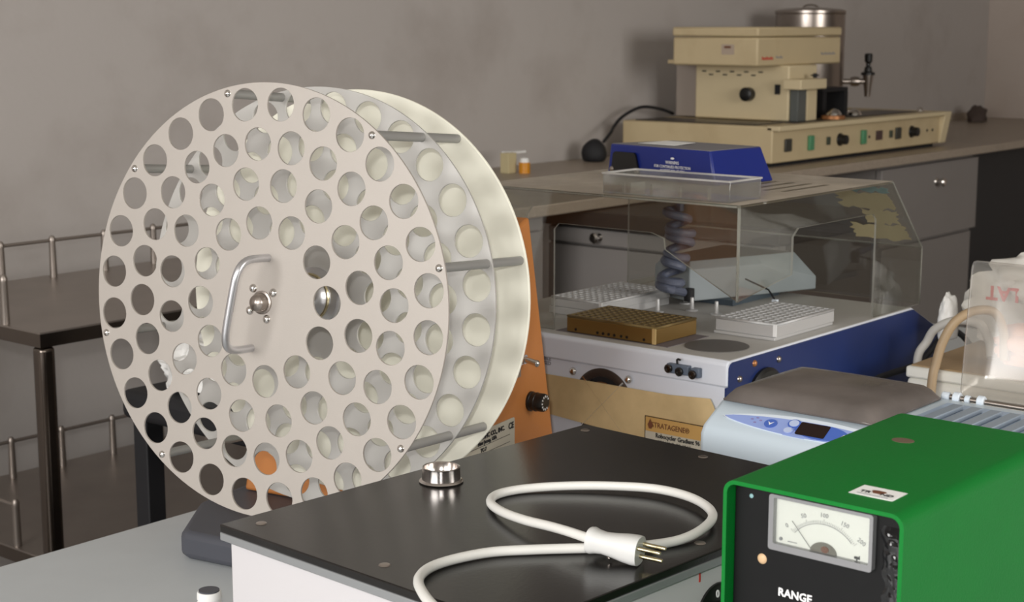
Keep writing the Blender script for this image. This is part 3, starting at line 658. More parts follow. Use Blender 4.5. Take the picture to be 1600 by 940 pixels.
B('corner_strip', (1.6408, 1.6422, 1.1395, 1.1450, -.3985, -.3785), mat('pale_gold', 'D8BE86', .35, .3), gr, label='bright machined corner')
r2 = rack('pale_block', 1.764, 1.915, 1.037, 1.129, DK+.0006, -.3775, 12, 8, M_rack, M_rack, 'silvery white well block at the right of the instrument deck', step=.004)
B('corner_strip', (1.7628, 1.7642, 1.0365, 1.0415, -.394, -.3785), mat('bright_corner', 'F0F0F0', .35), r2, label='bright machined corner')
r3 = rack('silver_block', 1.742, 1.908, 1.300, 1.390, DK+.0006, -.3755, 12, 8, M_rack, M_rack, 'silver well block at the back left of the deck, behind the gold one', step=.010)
B('corner_strip', (1.7408, 1.7422, 1.2995, 1.3045, -.390, -.3765), MATS['bright_corner'], r3, label='bright machined corner')
for x, y in ((1.840, 1.275), (1.882, 1.245), (1.876, 1.200), (1.925, 1.285)):
    bm = bmesh.new(); lathe(bm, [(0, 0), (.0088, 0), (.0088, .0016), (.003, .0026), (.0026, .018), (.0022, .019), (0, .019)], Matrix.Translation((x, y, DK+.0006)), 18); obj('deck_post', bm, M_rack, hc)
# robot arm cover
bm = bmesh.new()
# footprint and roof of the cover (front face towards -X, chamfered right side)
ft = [(1.912, 1.298), (1.900, 1.262), (2.020, 1.215), (2.120, 1.180), (2.120, 1.34), (1.925, 1.34)]
rf = [(1.922, 1.298), (1.912, 1.270), (2.025, 1.228), (2.095, 1.205), (2.095, 1.33), (1.935, 1.33)]
a = [bm.verts.new((x, y, -.391)) for x, y in ft]; b = [bm.verts.new((x, y, z)) for (x, y), z in zip(ft, (-.347, -.345, -.345, -.372, -.352, -.347))]; c = [bm.verts.new((x, y, -.334)) for x, y in rf]
bm.faces.new(a[::-1]); bm.faces.new(c)
for lo, hi in ((a, b), (b, c)):
    for i in range(6): bm.faces.new((lo[i], lo[(i+1) % 6], hi[(i+1) % 6], hi[i]))
am = obj('arm_cover', bm, [M_armgrey, mat('dusty_arm_top', '5F5B57', .7)], hc, bevel=.0015, smooth=20, label='grey cover of the moving arm')
for p in am.data.polygons: p.material_index = 1 if p.normal.z > .9 else 0
B('arm_rail', (1.95, 2.08, 1.22, 1.295, DK+.0006, -.391), mat('slate_rail', '4A5660', .5), hc)
bm = bmesh.new(); tube(bm, [(1.975, 1.215, -.362), (1.965, 1.170, -.372), (1.962, 1.158, -.384)], .0013, 8); obj('arm_wire', bm, M_blackmat, hc)
B('wire_plug', (1.959, 1.965, 1.153, 1.161, -.3995, -.384), M_palewhite, hc, bevel=.0005)
# coiled cable
bm = bmesh.new(); cpt = []
for i in range(150):
    u = i/149; a = 2*PI*6.6*u
    cx = 1.862+.012*math.sin(u*5); cy = 1.268-.004*math.sin(u*4+1)-.012*u
    rr = .0150*(1-.3*math.cos(u*9)*.35)
    cpt.append((cx+rr*math.cos(a), cy+rr*math.sin(a), -.256-.112*u+.004*math.sin(a*.5)))
cpt = [(1.872, 1.262, -.222), (1.874, 1.264, -.240)]+cpt+[(1.888, 1.262, -.376), (1.894, 1.258, -.380)]
tube(bm, spline(cpt, 1), .0062, 10); cc = obj('coiled_cable', bm, M_cordgrey, hc)
bm = bmesh.new(); cyl(bm, .0075, 0, .018, fr((1.891, 1.256, -.388), (1, 0, 0), (0, 1, 0)), 14); obj('cable_end', bm, M_blackmat, cc)

# ---- clear hood (its own thing; it lifts off)
HT = -.213; hx0 = 1.641; hx1 = 2.040; hx2 = 2.140; hyl = 1.440; hyr = 1.020
hd = thing('clear_hood', 'clear acrylic hood with angled cut-outs standing over the instrument deck', 'hood', (1.89, 1.23, DK), 0)
th = .003
# front panel: local x = -Y
V = lambda y, z: (-y, z)
front = [V(hyl, DK+.001), V(hyl, HT), V(hyr, HT), V(hyr, -.331), V(1.128, -.276), V(1.130, -.262), V(1.150, -.256), V(1.297, -.256), V(1.305, -.264), V(1.305, DK+.001)]
plate('front_pane', [front], th, FX((hx0, 0, 0)), M_clearA, hd, edge=M_edge, smooth=0)
rs = [(hx0, -.331), (hx0, HT), (hx1, HT), (hx2, -.315), (hx2, DK+.001), (1.994, DK+.001), (1.994, -.262), (1.986, -.254), (1.784, -.254), (1.771, -.264), (1.771, -.312)]
plate('side_pane', [rs], th, FY((0, hyr, 0)), M_clearA, hd, edge=M_edge, smooth=0)
ls = [(hx0, DK+.001), (hx0, HT), (hx1, HT), (hx2, -.315), (hx2, DK+.001), (1.994, DK+.001), (1.994, -.262), (1.986, -.254), (1.760, -.254), (1.747, -.264), (1.747, DK+.001)]
plate('side_pane', [ls], th, FY((0, hyl-th, 0)), M_clearA, hd, edge=M_edge, smooth=0)
tp_ = [(-hyl, hx0), (-hyr, hx0), (-hyr, hx1), (-hyl, hx1)]
slots = []
for k in range(4):
    y = 1.060+.026*k; slots.append(rrect(-y-.009, -y, 1.815, 1.935, .004, 4))
tpn = plate('top_pane', [tp_]+slots, th, FZ((0, 0, HT+.0002)), M_dustyA, hd, edge=M_clearA, smooth=0, label='dusty top of the hood with slots')
sl = Vector((hx2-hx1, 0, -.315-HT)); 
plate('slope_pane', [[(-hyl, 0), (-hyr, 0), (-hyr, sl.length), (-hyl, sl.length)]], th, fr((hx1, 0, HT), (0, -1, 0), sl.normalized()), M_clearA, hd, edge=M_edge, smooth=0)
plate('back_pane', [[V(hyl, DK+.001), V(hyl, -.315), V(hyr, -.315), V(hyr, DK+.001)]], th, FX((hx2-th, 0, 0)), M_clearA, hd, edge=M_edge, smooth=0)
# bent corners of the hood, their brightness put into the colour
bm = bmesh.new(); rod_between(bm, (hx0+.0015, hyr+.0015, -.330), (hx0+.0015, hyr+.0015, HT-.004), .0016, 8); obj('bent_corner', bm, M_edge, hd)
bm = bmesh.new(); rod_between(bm, (hx0+.0015, hyr+.004, HT-.0022), (hx0+.0015, hyl, HT-.0022), .0016, 8); obj('bent_corner', bm, M_edge, hd)
# torn sticker remains inside the slope
random.seed(3)
def torn(x0, x1, y0, y1, n=9, amp=.004):
    o = []
    for i in range(n): o.append((x0+(x1-x0)*i/n, y0+random.uniform(-amp, amp)))
    for i in range(n): o.append((x1+random.uniform(-amp, amp), y0+(y1-y0)*i/n))
    for i in range(n): o.append((x1-(x1-x0)*i/n, y1+random.uniform(-amp, amp)))
    for i in range(n): o.append((x0+random.uniform(-amp, amp)*1.5, y1-(y1-y0)*i/n))
    return o
Ms_ = fr((hx1, 0, HT), (0, -1, 0), sl.normalized())
for (a0, a1, b0, b1, mm) in ((-1.090, -1.034, .012, .022, M_teal), (-1.118, -1.036, .025, .058, M_creampaper), (-1.090, -1.036, .062, .092, M_creampaper), (-1.118, -1.032, .096, .128, M_creampaper)):
    plate('torn_paper', [torn(a0, a1, b0, b1)], .0004, Ms_ @ Matrix.Translation((0, 0, -.0035)), mm, hd, smooth=0, label='torn remains of a sticker')
# orange-red finger mark sticker on side pane
# clear tray on the hood
tz = HT+.0006; tx0, tx1, ty0, ty1 = 1.650, 1.722, 1.040, 1.232; hh = .026
tr = thing('plastic_tray', 'empty clear plastic tray lying on the front edge of the hood', 'tray', ((tx0+tx1)/2, (ty0+ty1)/2, tz))
box_ = [('tray_wall', (tx0, tx0+.0015, ty0, ty1, tz+.002, tz+hh)), ('tray_wall', (tx1-.0015, tx1, ty0, ty1, tz+.002, tz+hh)), ('tray_wall', (tx0, tx1, ty0, ty0+.0015, tz+.002, tz+hh)), ('tray_wall', (tx0, tx1, ty1-.0015, ty1, tz+.002, tz+hh)), ('tray_floor', (tx0, tx1, ty0, ty1, tz, tz+.002))]
for nm, b_ in box_: B(nm, b_, M_tray, tr, bevel=.0005)
plate('tray_rim', [rrect(-ty1-.002, -ty0+.002, tx0-.002, tx1+.002, .003), rrect(-ty1+.003, -ty0-.003, tx0+.003, tx1-.003, .003)], .002, FZ((0, 0, tz+hh+.001)), clear('tray_rim_shine', 'E8E8E6', .5, .08, haze=.45, hazecol='E6E4E0'), tr)  # white haze in the rim colour paints its highlights
for k in range(4): B('tray_rib', (tx0+.0016, tx0+.004, ty0+.03+.043*k, ty0+.033+.043*k, tz+.002, tz+hh*.6), M_edge, tr)
B('tray_rib', (tx0+.02, tx1-.02, ty1-.03, ty1-.028, tz+.002, tz+hh*.5), M_edge, tr)
# blue power supply on the hood
bz = HT+.0006
b3 = thing('blue_control_box', 'dusty-topped royal blue metal box standing on top of the clear hood', 'control box', (1.90, 1.27, bz))
bm = bmesh.new()
a = [bm.verts.new(p) for p in ((1.815, 1.168, bz), (1.935, 1.148, bz), (1.965, 1.352, bz), (1.850, 1.374, bz))]
b = [bm.verts.new(p) for p in ((1.818, 1.178, bz+.047), (1.968, 1.190, bz+.044), (1.985, 1.352, bz+.044), (1.850, 1.368, bz+.047))]
bm.faces.new(a[::-1]); tf = bm.faces.new(b); 
for i in range(4): bm.faces.new((a[i], a[(i+1) % 4], b[(i+1) % 4], b[i]))
me = bpy.data.meshes.new('case'); bmesh.ops.recalc_face_normals(bm, faces=bm.faces[:]); bm.to_mesh(me); bm.free(); me.materials.append(M_royal); me.materials.append(M_dustyblue)
for p in me.polygons: p.material_index = 1 if p.normal.z > .9 else 0
link('case', me, None, b3, bevel=.003)
fo = Vector((1.8165, 1.173, bz+.0235)); fx = (Vector((1.815, 1.168, 0))-Vector((1.850, 1.374, 0))).normalized(); fy = Vector((.03, 0, 1)).normalized()
Fb = fr((Vector((1.815, 1.168, 0))+Vector((1.850, 1.374, 0)))*.5+Vector((0, 0, bz)), fx, (0, 0, 1))
Fb = Fb @ Matrix.Translation((0, 0, .0008))
sk = plate('power_inlet', [[(-.093, .004), (-.089, .033), (-.085, .036), (-.047, .036), (-.044, .033), (-.036, .006), (-.038, .004)]], .003, Fb @ Matrix.Translation((0, 0, .003)), M_black, b3, bevel=.0006)
for x_ in (-.091, -.041):
    bm = bmesh.new(); dome(bm, .0042, .002, Fb @ Matrix.Translation((x_, .0105, .003)), 14, 3); obj('inlet_screw', bm, M_steel, b3)
for s_, y_, sz in (('WARNING', .0265, .0062), ('FOR CONTINUED PROTECTION', .0205, .0056), ('AGAINST RISK OF FIRE', .0150, .0054)):
    text(s_, sz, Fb @ Matrix.Translation((.026, y_, 0)), M_inkw, b3, squash=.85)
bm = bmesh.new(); prism(bm, circ2(.026, .0325, .0035, 14, .0015), 0, .0003, Fb); obj('warning_symbol', bm, M_inkw, b3, smooth=0)
plate('top_label', [[(-1.335, 1.872), (-1.270, 1.868), (-1.276, 1.930), (-1.330, 1.935)]], .0004, FZ((0, 0, bz+.0472)), M_paper, b3, smooth=0)

# ================================================================== white box, hoses, bag behind the pale blue unit
wb = thing('foam_box', 'white box with tan lid standing behind the raised clear lid', 'box', (2.06, .64, TB), 0)
B('body', (1.95, 2.24, .22, .945, TB+.0005, -.465), M_styro, wb, bevel=.006)
B('lid', (1.949, 2.241, .219, .946, -.4648, -.4495), M_styro, wb, bevel=.003)
B('tan_card', (1.955, 2.235, .225, .940, -.4494, -.4475), M_tan, wb, label='dusty tan top sheet')
def blob(name, loc, r, sc, m, label, cat, amp=.35, fq=6, seed=0, sub=4, parent=None, group=None):
    bm = bmesh.new(); bmesh.ops.create_icosphere(bm, subdivisions=sub, radius=1)
    for v in bm.verts:
        p = v.co.copy(); d = 1+amp*noise.noise(p*fq*.4+Vector((seed, 0, 0)))+amp*.45*noise.noise(p*fq+Vector((0, seed, 0)))+amp*.2*abs(noise.noise(p*fq*2.2))
        v.co = Vector((p.x*sc[0], p.y*sc[1], p.z*sc[2]))*d*r
    zmin = min(v.co.z for v in bm.verts)
    for v in bm.verts:
        if v.co.z < zmin*.55: v.co.z = zmin*.55+(v.co.z-zmin*.55)*.1
    zmin = min(v.co.z for v in bm.verts)
    for v in bm.verts: v.co += Vector(loc)-Vector((0, 0, zmin))
    o = obj(name, bm, m, parent, smooth=50)
    if parent is None: tag(o, label, cat, group)
    return o
bg = blob('glove_bag', (2.165, .70, -.4470), .085, (.62, 2.9, 1.15), M_film, 'crumpled pale plastic bag with red lettering on the white box', 'bag', amp=.22, fq=6, seed=4, sub=5)
lt = text('LAT', .027, fr((2.05, .886, -.366), (0, 1, 0), (0, 0, -1)), M_inkred, bg, name='lettering', bold=.0009)
xs = []
for v in lt.data.vertices:                       # marker lettering lies on the bulge of the film
    ok, p, nn, ix = bg.ray_cast(Vector((v.co.x-.3, v.co.y, v.co.z)), Vector((1, 0, 0)))
    if ok: xs.append(p.x)
if xs:
    dx = min(xs)-.001-sum(v.co.x for v in lt.data.vertices)/len(lt.data.vertices)
    for v in lt.data.vertices: v.co.x += dx
blob('glove_packet', (2.035, .66, -.4470), .040, (1.0, 5.0, .95), M_pink, 'pinkish packet of rubber gloves lying in front of the crumpled bag', 'packet', amp=.22, fq=6, seed=9)
blob('paper_wad', (2.14, .975, -.4470), .030, (.8, .35, 1.35), M_paper, 'crumpled white paper at the left end of the bag', 'paper', amp=.18, fq=5, seed=2)
bm = bmesh.new(); tube(bm, spline([(1.925, .905, TB+.008), (1.930, .902, -.53), (1.936, .901, -.46), (1.940, .899, -.44), (1.945, .893, -.410), (1.952, .880, -.382), (1.97, .862, -.368), (1.995, .845, -.372), (2.010, .838, -.40), (2.012, .836, -.437)], 8), .0062, 12)
tag(obj('tan_hose', bm, M_hose), 'tan rubber hose bent down over the left of the white box', 'hose')
bm = bmesh.new(); tube(bm, spline([(2.02, .960, TB+.008), (2.025, .964, -.50), (2.04, .972, -.455), (2.05, .965, -.435), (2.05, .953, -.415), (2.05, .925, -.400), (2.05, .89, -.40), (2.04, .870, -.42), (2.03, .862, -.4400)], 8), .006, 12)
tag(obj('white_hose', bm, M_hosew), 'pale grey flexible hose arching behind the white box', 'hose')
bm = bmesh.new(); tube(bm, spline([(2.30, .99, TB+.006), (2.27, .985, -.50), (2.18, .988, -.440), (2.07, .985, -.470), (1.94, .995, -.480), (1.88, .995, -.53), (1.86, .990, TB+.006)], 8), .0045, 10)
tag(obj('black_cable', bm, M_blackmat), 'black cable arching along the navy side of the instrument', 'cable')

# ================================================================== cart (stainless trolley), left
ct = thing('steel_trolley', 'two-tier stainless steel trolley with guard rails by the left wall', 'trolley', (1.9, 2.52, FLOOR))
cx0, cx1, cy0, cy1 = 1.487, 2.36, 2.266, 2.79
ZS = (-.500, -.893)
for k, z in enumerate(ZS):
    B('shelf', (cx0, cx1, cy0, cy1, z-.003, z), M_steeldk, ct)
    bm = bmesh.new(); box(bm, cx0, cx0+.003, cy0, cy1, z-.026, z-.003); box(bm, cx1-.003, cx1, cy0, cy1, z-.026, z-.003); box(bm, cx0+.003, cx1-.003, cy0, cy0+.003, z-.026, z-.003); box(bm, cx0+.003, cx1-.003, cy1-.003, cy1, z-.026, z-.003)
    obj('shelf_edge', bm, M_darksteel, ct)
    rz_ = z+.075
    bm = bmesh.new(); rod_between(bm, (cx0+.04, cy1-.03, rz_), (cx1-.02, cy1-.03, rz_), .0036, 10); obj('rail', bm, M_steeldk, ct)
    for x in (cx0+.010, cx1-.015):
        bm = bmesh.new(); rod_between(bm, (x, cy0+.115, rz_-.002), (x, cy1-.03, rz_-.002), .0036, 10); obj('rail', bm, M_steeldk, ct)
        bm = bmesh.new(); lathe(bm, [(0, 0), (.0075, 0), (.0065, .072), (.0072, .078), (.004, .084), (0, .085)], Matrix.Translation((x, cy0+.115, z)), 12); obj('rail_post', bm, M_steeldk, ct)
    for x in (1.620, 1.733, 1.850, 1.975, 2.10, 2.225, 2.345):
        bm = bmesh.new(); lathe(bm, [(0, 0), (.0075, 0), (.0065, .072), (.0072, .078), (.004, .084), (0, .085)], Matrix.Translation((x, cy1-.03, z)), 12); obj('rail_post', bm, M_steeldk, ct)
for x, sx_ in ((cx0+.002, 1), (cx1-.002, -1)):
    for y, sy_ in ((cy0+.002, 1), (cy1-.002, -1)):
        for z1_, z0_ in ((ZS[0]-.026, ZS[1]+.0005), (ZS[1]-.026, FLOOR+.08)):
            bm = bmesh.new(); s = .030
            xa, xb = sorted((x, x+sx_*s)); ya, yb = sorted((y, y+sy_*s)); box(bm, xa, xb, ya, yb, z0_, z1_)
            obj('leg', bm, M_darksteel, ct, bevel=.009, seg=5)
        bm = bmesh.new(); lathe(bm, [(0, -.012), (.03, -.012), (.04, -.008), (.04, .008), (.03, .012), (0, .012)], fr((x+sx_*.015, y+sy_*.015, FLOOR+.04), (1, 0, 0), (0, 0, 1)), 20); obj('castor', bm, M_black, ct)
# black stool with white cloth between table and trolley
st = thing('black_stool', 'black lab stool behind the table, half hidden by the perforated wheel', 'stool', (1.585, 1.805, FLOOR))
B('seat', (1.425, 1.745, 1.64, 1.97, -.585, -.540), M_blackmat, st, bevel=.012, seg=3)
for x, y in ((1.457, 1.67), (1.715, 1.67), (1.457, 1.945), (1.715, 1.945)): B('leg', (x-.016, x+.016, y-.016, y+.016, FLOOR, -.585), M_blackmat, st, bevel=.002)
B('footrest', (1.473, 1.699, 1.662, 1.678, -1.06, -1.035), M_blackmat, st); B('footrest', (1.473, 1.699, 1.937, 1.953, -1.06, -1.035), M_blackmat, st)
blob('white_cloth', (1.51, 1.880, -.5395), .062, (.9, 1.1, .75), M_paper, 'crumpled white cloth on the black stool, seen through the wheel', 'cloth', amp=.5, fq=5, seed=11)

# ================================================================== wall bench
wt = B('worktop', (2.55, X1, 2.30, Y1, CT-.028, CT), M_counter, bevel=.004); tag(wt, 'speckled brown-grey stone worktop running along the left wall', 'worktop')
c1 = thing('drawer_cabinet', 'grey drawer cabinet with round knob under the right part of the worktop', 'cabinet', (4.9, 2.66, FLOOR))
B('body', (4.56, 5.265, 2.34, 3.0, FLOOR+.0, CT-.028), M_cab, c1)
d_ = B('drawer', (4.557, 5.268, 2.318, 2.34, -.690, -.445), M_cab, c1, bevel=.003)
bm = bmesh.new(); lathe(bm, [(0, 0), (.014, 0), (.012, .003), (.006, .006), (.006, .014), (.013, .020), (.015, .026), (.011, .031), (0, .033)], FY((4.945, 2.318, -.508)), 20); obj('knob', bm, M_chrome, d_)
B('door', (4.59, 5.245, 2.325, 2.34, -1.24, -.700), M_cab, c1, bevel=.002)
c2 = thing('base_cabinet', 'grey base cabinet under the left end of the stone worktop', 'cabinet', (2.73, 2.66, FLOOR))
B('body', (2.57, 2.90, 2.34, 3.0, FLOOR, CT-.028), M_cab, c2)
B('door', (2.59, 2.88, 2.322, 2.34, -1.22, -.47), M_cab, c2, bevel=.002)
c3 = thing('dark_cupboard', 'dark cupboard under the far right of the worktop', 'cabinet', (6.1, 2.66, FLOOR))
B('body', (5.40, 6.90, 2.50, 3.0, FLOOR, CT-.028), M_cabdark, c3); B('door', (5.42, 6.14, 2.48, 2.50, -1.24, -.45), M_cabdark, c3, bevel=.002); B('door', (6.16, 6.88, 2.48, 2.50, -1.24, -.45), M_cabdark, c3, bevel=.002)
c4 = thing('pedestal_cabinet', 'grey pedestal drawer unit with wooden top seen through the hood', 'cabinet', (3.3, 2.05, FLOOR))
B('body', (3.07, 3.50, 1.80, 2.45, FLOOR, -.477), M_cab, c4)
B('wooden_top', (3.03, 3.52, 1.78, 2.46, -.477, -.437), M_wood, c4, bevel=.003)
d_ = B('drawer', (3.048, 3.07, 1.81, 2.44, -.519, -.482), M_cab, c4, bevel=.002)
B('door', (3.048, 3.07, 1.81, 2.44, -1.22, -.525), M_cab, c4, bevel=.002)
bm = bmesh.new(); lathe(bm, [(0, 0), (.010, 0), (.006, .004), (.006, .012), (.012, .018), (.013, .023), (.009, .027), (0, .028)], FX((3.048, 2.285, -.500)), 18); obj('knob', bm, M_chrome, d_)
B('side_panel', (3.09, 3.48, 1.790, 1.80, FLOOR, -.478), mat('brown_board', '4A423C', .6), c4)

# ================================================================== tissue embedding console on the bench
cs = thing('embedding_console', 'long beige laboratory console with knobs and green switches on the worktop', 'console', (4.6, 2.65, CT))
kx0, kx1, ky0, ky1, kz = 4.03, 5.17, 2.40, 2.935, -.288
bm = bmesh.new()
def cheek(bm, x0, x1):
    prism(bm, [(ky0, CT+.012), (ky0-.0, kz), (ky1, kz), (ky1, CT+.012)], x0, x1, fr((0, 0, 0), (0, 1, 0), (0, 0, 1)))
bm = bmesh.new(); box(bm, kx0, kx1-.045, ky0+.001, ky1, CT+.012, kz); bd = obj('body', bm, M_beige, cs, bevel=.004)
bm = bmesh.new(); prism(bm, [(ky0-.022, kz), (ky1, kz), (ky1, CT+.012), (ky0-.002, CT+.012)], kx1-.045, kx1, fr((0, 0, 0), (0, 1, 0), (0, 0, 1))); obj('end_cheek', bm, M_beigelt, cs, bevel=.002)
B('top_lip', (kx0, kx1-.045, ky0-.022, ky0+.02, kz-.012, kz+.002), M_beigelt, cs, bevel=.002)
B('foot_strip', (kx0+.02, kx1-.05, ky0+.02, ky1-.02, CT, CT+.012), M_blackmat, cs)
for (x0, x1, y0_, y1_) in ((4.05, 4.20, 2.47, 2.90), (4.62, 5.05, 2.45, 2.60)): B('cold_plate', (x0, x1, y0_, y1_, kz+.0001, kz+.003), mat('dark_plate', '4C4640', .4, .4), cs)
B('cold_plate', (4.22, 4.40, 2.43, 2.52, kz+.0001, kz+.003), MATS['dark_plate'], cs)
FC = FY((0, ky0, 0)); zc = (CT+kz)/2+.002
def ctl(kind, x, z=zc):
    if kind == 'knob':
        bm = bmesh.new(); lathe(bm, [(0, 0), (.020, 0), (.019, .004), (.0155, .006), (.0145, .024), (0, .026)], FY((x, ky0, z)), 24); o = obj('knob', bm, M_black, cs); return
    if kind == 'green':
        B('rocker_switch', (x-.013, x+.013, ky0-.010, ky0, z-.022, z+.022), M_greenlamp, cs, bevel=.002); return
    if kind == 'black':
        B('socket', (x-.019, x+.019, ky0-.006, ky0, z-.019, z+.019), mat('dark_socket', '3B3A34', .5), cs, bevel=.003); return
    if kind == 'small':
        B('indicator', (x-.009, x+.009, ky0-.005, ky0, z-.012, z+.012), mat('dark_olive', '3C4436', .4), cs, bevel=.001); return
    if kind == 'disp':
        B('display', (x-.021, x+.021, ky0-.003, ky0, z-.015, z+.015), mat('maroon_display', '4A3532', .3), cs, bevel=.001)
for kd, x in (('black', 4.115), ('green', 4.245), ('small', 4.355), ('knob', 4.430), ('green', 4.575), ('disp', 4.685), ('small', 4.765), ('small', 4.80), ('black', 4.815), ('knob', 4.915)):
    if kd == 'small' and x == 4.80: continue
    ctl(kd, x)
for x in (4.465, 4.62, 5.03, 5.07):
    bm = bmesh.new(); dome(bm, .005, .003, FY((x, ky0, zc-.002)), 10, 3); obj('panel_screw', bm, M_blackmat, cs)
# tower unit
tw = thing('wax_dispenser', 'beige upper dispenser tower with overhanging lidded box, on the console', 'dispenser', (4.4, 2.6, kz))
B('column', (4.25, 4.42, 2.48, 2.815, kz+.0035, -.118), M_beigelt, tw, bevel=.005)
B('column_shadow_panel', (4.29, 4.40, 2.817, 2.915, kz+.0035, -.118), mat('column_shadow_taupe', 'A0958C', .6), tw, bevel=.003)  # grey panel paints the shade in the recess beside the column
ub = B('wax_tank', (4.10, 4.60, 2.50, 2.800, -.118, -.034), M_beige, tw, bevel=.006)
B('tank_lid', (4.098, 4.602, 2.498, 2.802, -.032, -.004), M_beige, tw, bevel=.006)
B('side_shelf', (4.16, 4.52, 2.802, 2.86, -.116, -.104), M_beige, tw, bevel=.002)
plate('maker_sticker', [rrect(-2.625, -2.580, -.085, -.055, .003)], .0006, FX((4.0993, 0, 0)), mat('sticker_mauve', 'B3A292', .6), tw, smooth=0)
bm = bmesh.new(); box(bm, 4.0980, 4.0987, 2.592, 2.614, -.066, -.060); obj('sticker_print', bm, M_inkbrown, tw, smooth=0)
for mm, xa, xb, za, zb in ((M_inkred, 4.125, 4.190, -.100, -.090), (M_inkgrey, 4.205, 4.245, -.096, -.089), (M_inkgrey, 4.475, 4.565, -.089, -.081)):
    bm = bmesh.new(); n = int((xb-xa)/.008)
    for q in range(n): x = xa+(xb-xa)*q/n; box(bm, x, x+.0055, 2.4993, 2.4999, za, zb-(.003 if q % 3 else 0))
    obj('name_print', bm, mm, tw, smooth=0)
for k in range(9):
    y = 2.785-.0255*k; z = -.139 if k % 2 == 0 else -.149
    bm = bmesh.new(); box(bm, 4.2485, 4.2505, y-.010, y+.005, z-.0025, z+.0015); obj('vent_slot', bm, M_blackmat, tw)
bm = bmesh.new(); lathe(bm, [(0, 0), (.019, 0), (.017, .006), (.021, .008), (.021, .028), (.018, .03), (0, .03)], FX((4.25, 2.615, -.2065)), 24); obj('knob', bm, M_black, tw)
B('switch', (4.244, 4.25, 2.508, 2.526, -.205, -.175), M_blackmat, tw, bevel=.002)
B('tap_arm', (4.21, 4.365, 2.415, 2.478, -.188, -.158), M_beigelt, tw, bevel=.003)
B('grey_pillar', (4.255, 4.305, 2.450, 2.478, kz+.0035, -.188), mat('slate_pillar', '5A5E5C', .5), tw, bevel=.002)
B('right_pillar', (4.310, 4.370, 2.450, 2.478, kz+.0035, -.188), M_beigelt, tw, bevel=.003)
bm = bmesh.new(); cyl(bm, .006, -.156, -.142, Matrix.Translation((4.335, 2.44, 0)), 12); cyl(bm, .013, -.150, -.146, Matrix.Translation((4.335, 2.44, 0)), 12); obj('thumb_screw', bm, M_blackmat, tw)
# spotlight bracket and domed warmers
bk = thing('black_bracket', 'small black bracket frame standing on the right of the console', 'bracket', (4.54, 2.53, kz+.003))
B('crossbar', (4.46, 4.62, 2.48, 2.58, -.205, -.192), M_blackmat, bk, bevel=.002)
B('post', (4.46, 4.482, 2.48, 2.58, kz+.0035, -.205), M_blackmat, bk); B('post', (4.598, 4.62, 2.48, 2.58, kz+.0035, -.205), M_blackmat, bk)
for x, y, lbl in ((4.455, 2.440, 'small bright steel dome left of the black bracket foot'), (4.70, 2.50, 'small bright steel dome right of the black bracket')):
    bm = bmesh.new(); lathe(bm, [(0, 0), (.026, 0), (.025, .005), (.018, .014), (.008, .019), (0, .020)], Matrix.Translation((x, y, kz+(.0160 if x < 4.5 else .0036))), 24); tag(obj('steel_dome', bm, M_chrome), lbl, 'dome', 'steel domes on the console')
bm = bmesh.new(); lathe(bm, [(0, 0), (.038, 0), (.036, .010), (.026, .012), (0, .012)], Matrix.Translation((4.455, 2.440, kz+.0036)), 28); tag(obj('copper_disc', bm, M_copper), 'copper-coloured disc on the console top, a steel dome on it', 'disc')
bm = bmesh.new(); dome(bm, .012, .014, Matrix.Translation((5.075, 2.45, kz+.0022)), 16, 4); tag(obj('steel_button', bm, M_chrome), 'tiny shiny steel button at the right end of the console', 'button')
# urn with tap
ur = thing('steel_urn', 'tall polished stainless urn behind the beige dispenser tower', 'urn', (5.13, 2.845, CT))
ucx, ucy = 5.045, 2.845
ur.location.x = ucx
MW[ur.name] = Matrix.Translation((ucx, ucy, CT))
UU = Matrix.Translation((5.0, 2.83, 0))
bm = bmesh.new(); lathe(bm, [(0, kz+.01), (.115, kz+.01), (.118, kz+.02), (.118, .038), (.121, .042), (.121, .050), (.10, .056), (.05, .060), (0, .061)], Matrix.Translation((4.93, 2.80, 0)), 40); obj('barrel', bm, M_steel, ur)
bm = bmesh.new(); tube(bm, spline([(4.93+.028*math.cos(a)*-.766, 2.80+.028*math.cos(a)*.643, .058+.012*math.sin(a)) for a in [PI*i/6 for i in range(7)]], 4), .003, 8); obj('lid_handle', bm, M_steel, ur)
for k in range(3):
    a = 2*PI*k/3+.4; bm = bmesh.new(); rod_between(bm, (4.93+.09*math.cos(a), 2.80+.09*math.sin(a), kz+.0036), (4.93+.09*math.cos(a), 2.80+.09*math.sin(a), kz+.012), .012, 12); obj('foot', bm, M_black, ur)
tpx = Vector((4.93, 2.80, -.190)); rt = Vector((.643, -.766, 0))
bm = bmesh.new(); rod_between(bm, tpx+rt*.110, tpx+rt*.205, .009, 12); lathe(bm, [(0, -.014), (.015, -.014), (.017, 0), (.015, .014), (0, .014)], Matrix.Translation(tpx+rt*.16+Vector((0, 0, 0))) @ rt.to_track_quat('Z', 'Y').to_matrix().to_4x4(), 16)
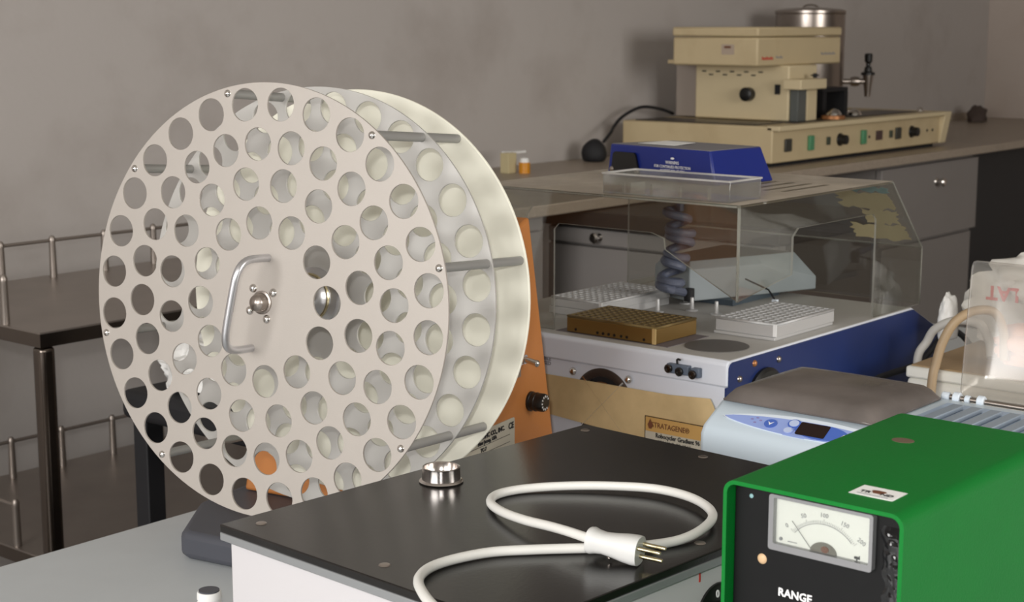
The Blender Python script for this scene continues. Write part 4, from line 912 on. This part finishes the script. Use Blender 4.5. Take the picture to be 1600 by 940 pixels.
lathe(bm, [(0, -.052), (.010, -.052), (.013, -.02), (.016, .0), (.018, .022), (0, .022)], Matrix.Translation(tpx+rt*.205), 16); tpb = obj('tap', bm, M_steel, ur)
bm = bmesh.new(); lathe(bm, [(0, .022), (.024, .022), (.024, .030), (.014, .034), (.012, .048), (.008, .052), (.008, .062), (.013, .068), (.014, .092), (.010, .096), (0, .096)], Matrix.Translation(tpx+rt*.205), 16); obj('tap_lever', bm, M_black, tpb)
# bits on the bench
sb = thing('small_carton', 'tiny white carton beside amber bottle on the worktop near the wall', 'carton', (3.42, 2.86, CT))
B('carton', (3.405, 3.44, 2.87, 2.90, CT, CT+.056), M_creampaper, sb, bevel=.001)
B('flap', (3.43, 3.50, 2.885, 2.915, CT+.052, CT+.058), M_paper, sb)
bm = bmesh.new(); lathe(bm, [(0, 0), (.016, 0), (.016, .022), (.016, .030), (0, .030)], Matrix.Translation((3.445, 2.845, CT)), 16); ab = obj('amber_bottle', bm, M_amber, None); tag(ab, 'tiny amber bottle with white top beside the white carton', 'bottle')
bm = bmesh.new(); lathe(bm, [(0, .0302), (.014, .0302), (.011, .042), (0, .044)], Matrix.Translation((3.445, 2.845, CT)), 16); obj('cap', bm, M_paper, ab)
bl = blob('black_bulb', (3.88, 2.93, CT), .043, (.9, .9, 1.0), M_blackmat, 'round black rubber bulb at the left end of the console', 'bulb', amp=.06, fq=3, seed=1, sub=3)
bm = bmesh.new(); tube(bm, spline([(3.90, 2.91, CT+.06), (3.95, 2.92, CT+.085), (4.0, 2.945, CT+.10), (4.06, 2.955, kz+.01), (4.15, 2.95, kz+.035), (4.25, 2.945, kz+.025), (4.32, 2.945, kz+.008)], 6), .005, 8); tag(obj('black_lead', bm, M_blackmat), 'black lead curling over the back left corner of the console', 'cable')
blob('dark_clutter', (6.55, 2.90, CT), .06, (1.0, .6, .7), mat('dark_rag', '4A3E38', .8), 'small dark rag on the worktop in the far corner', 'rag', amp=.4, fq=4, seed=6, sub=3)
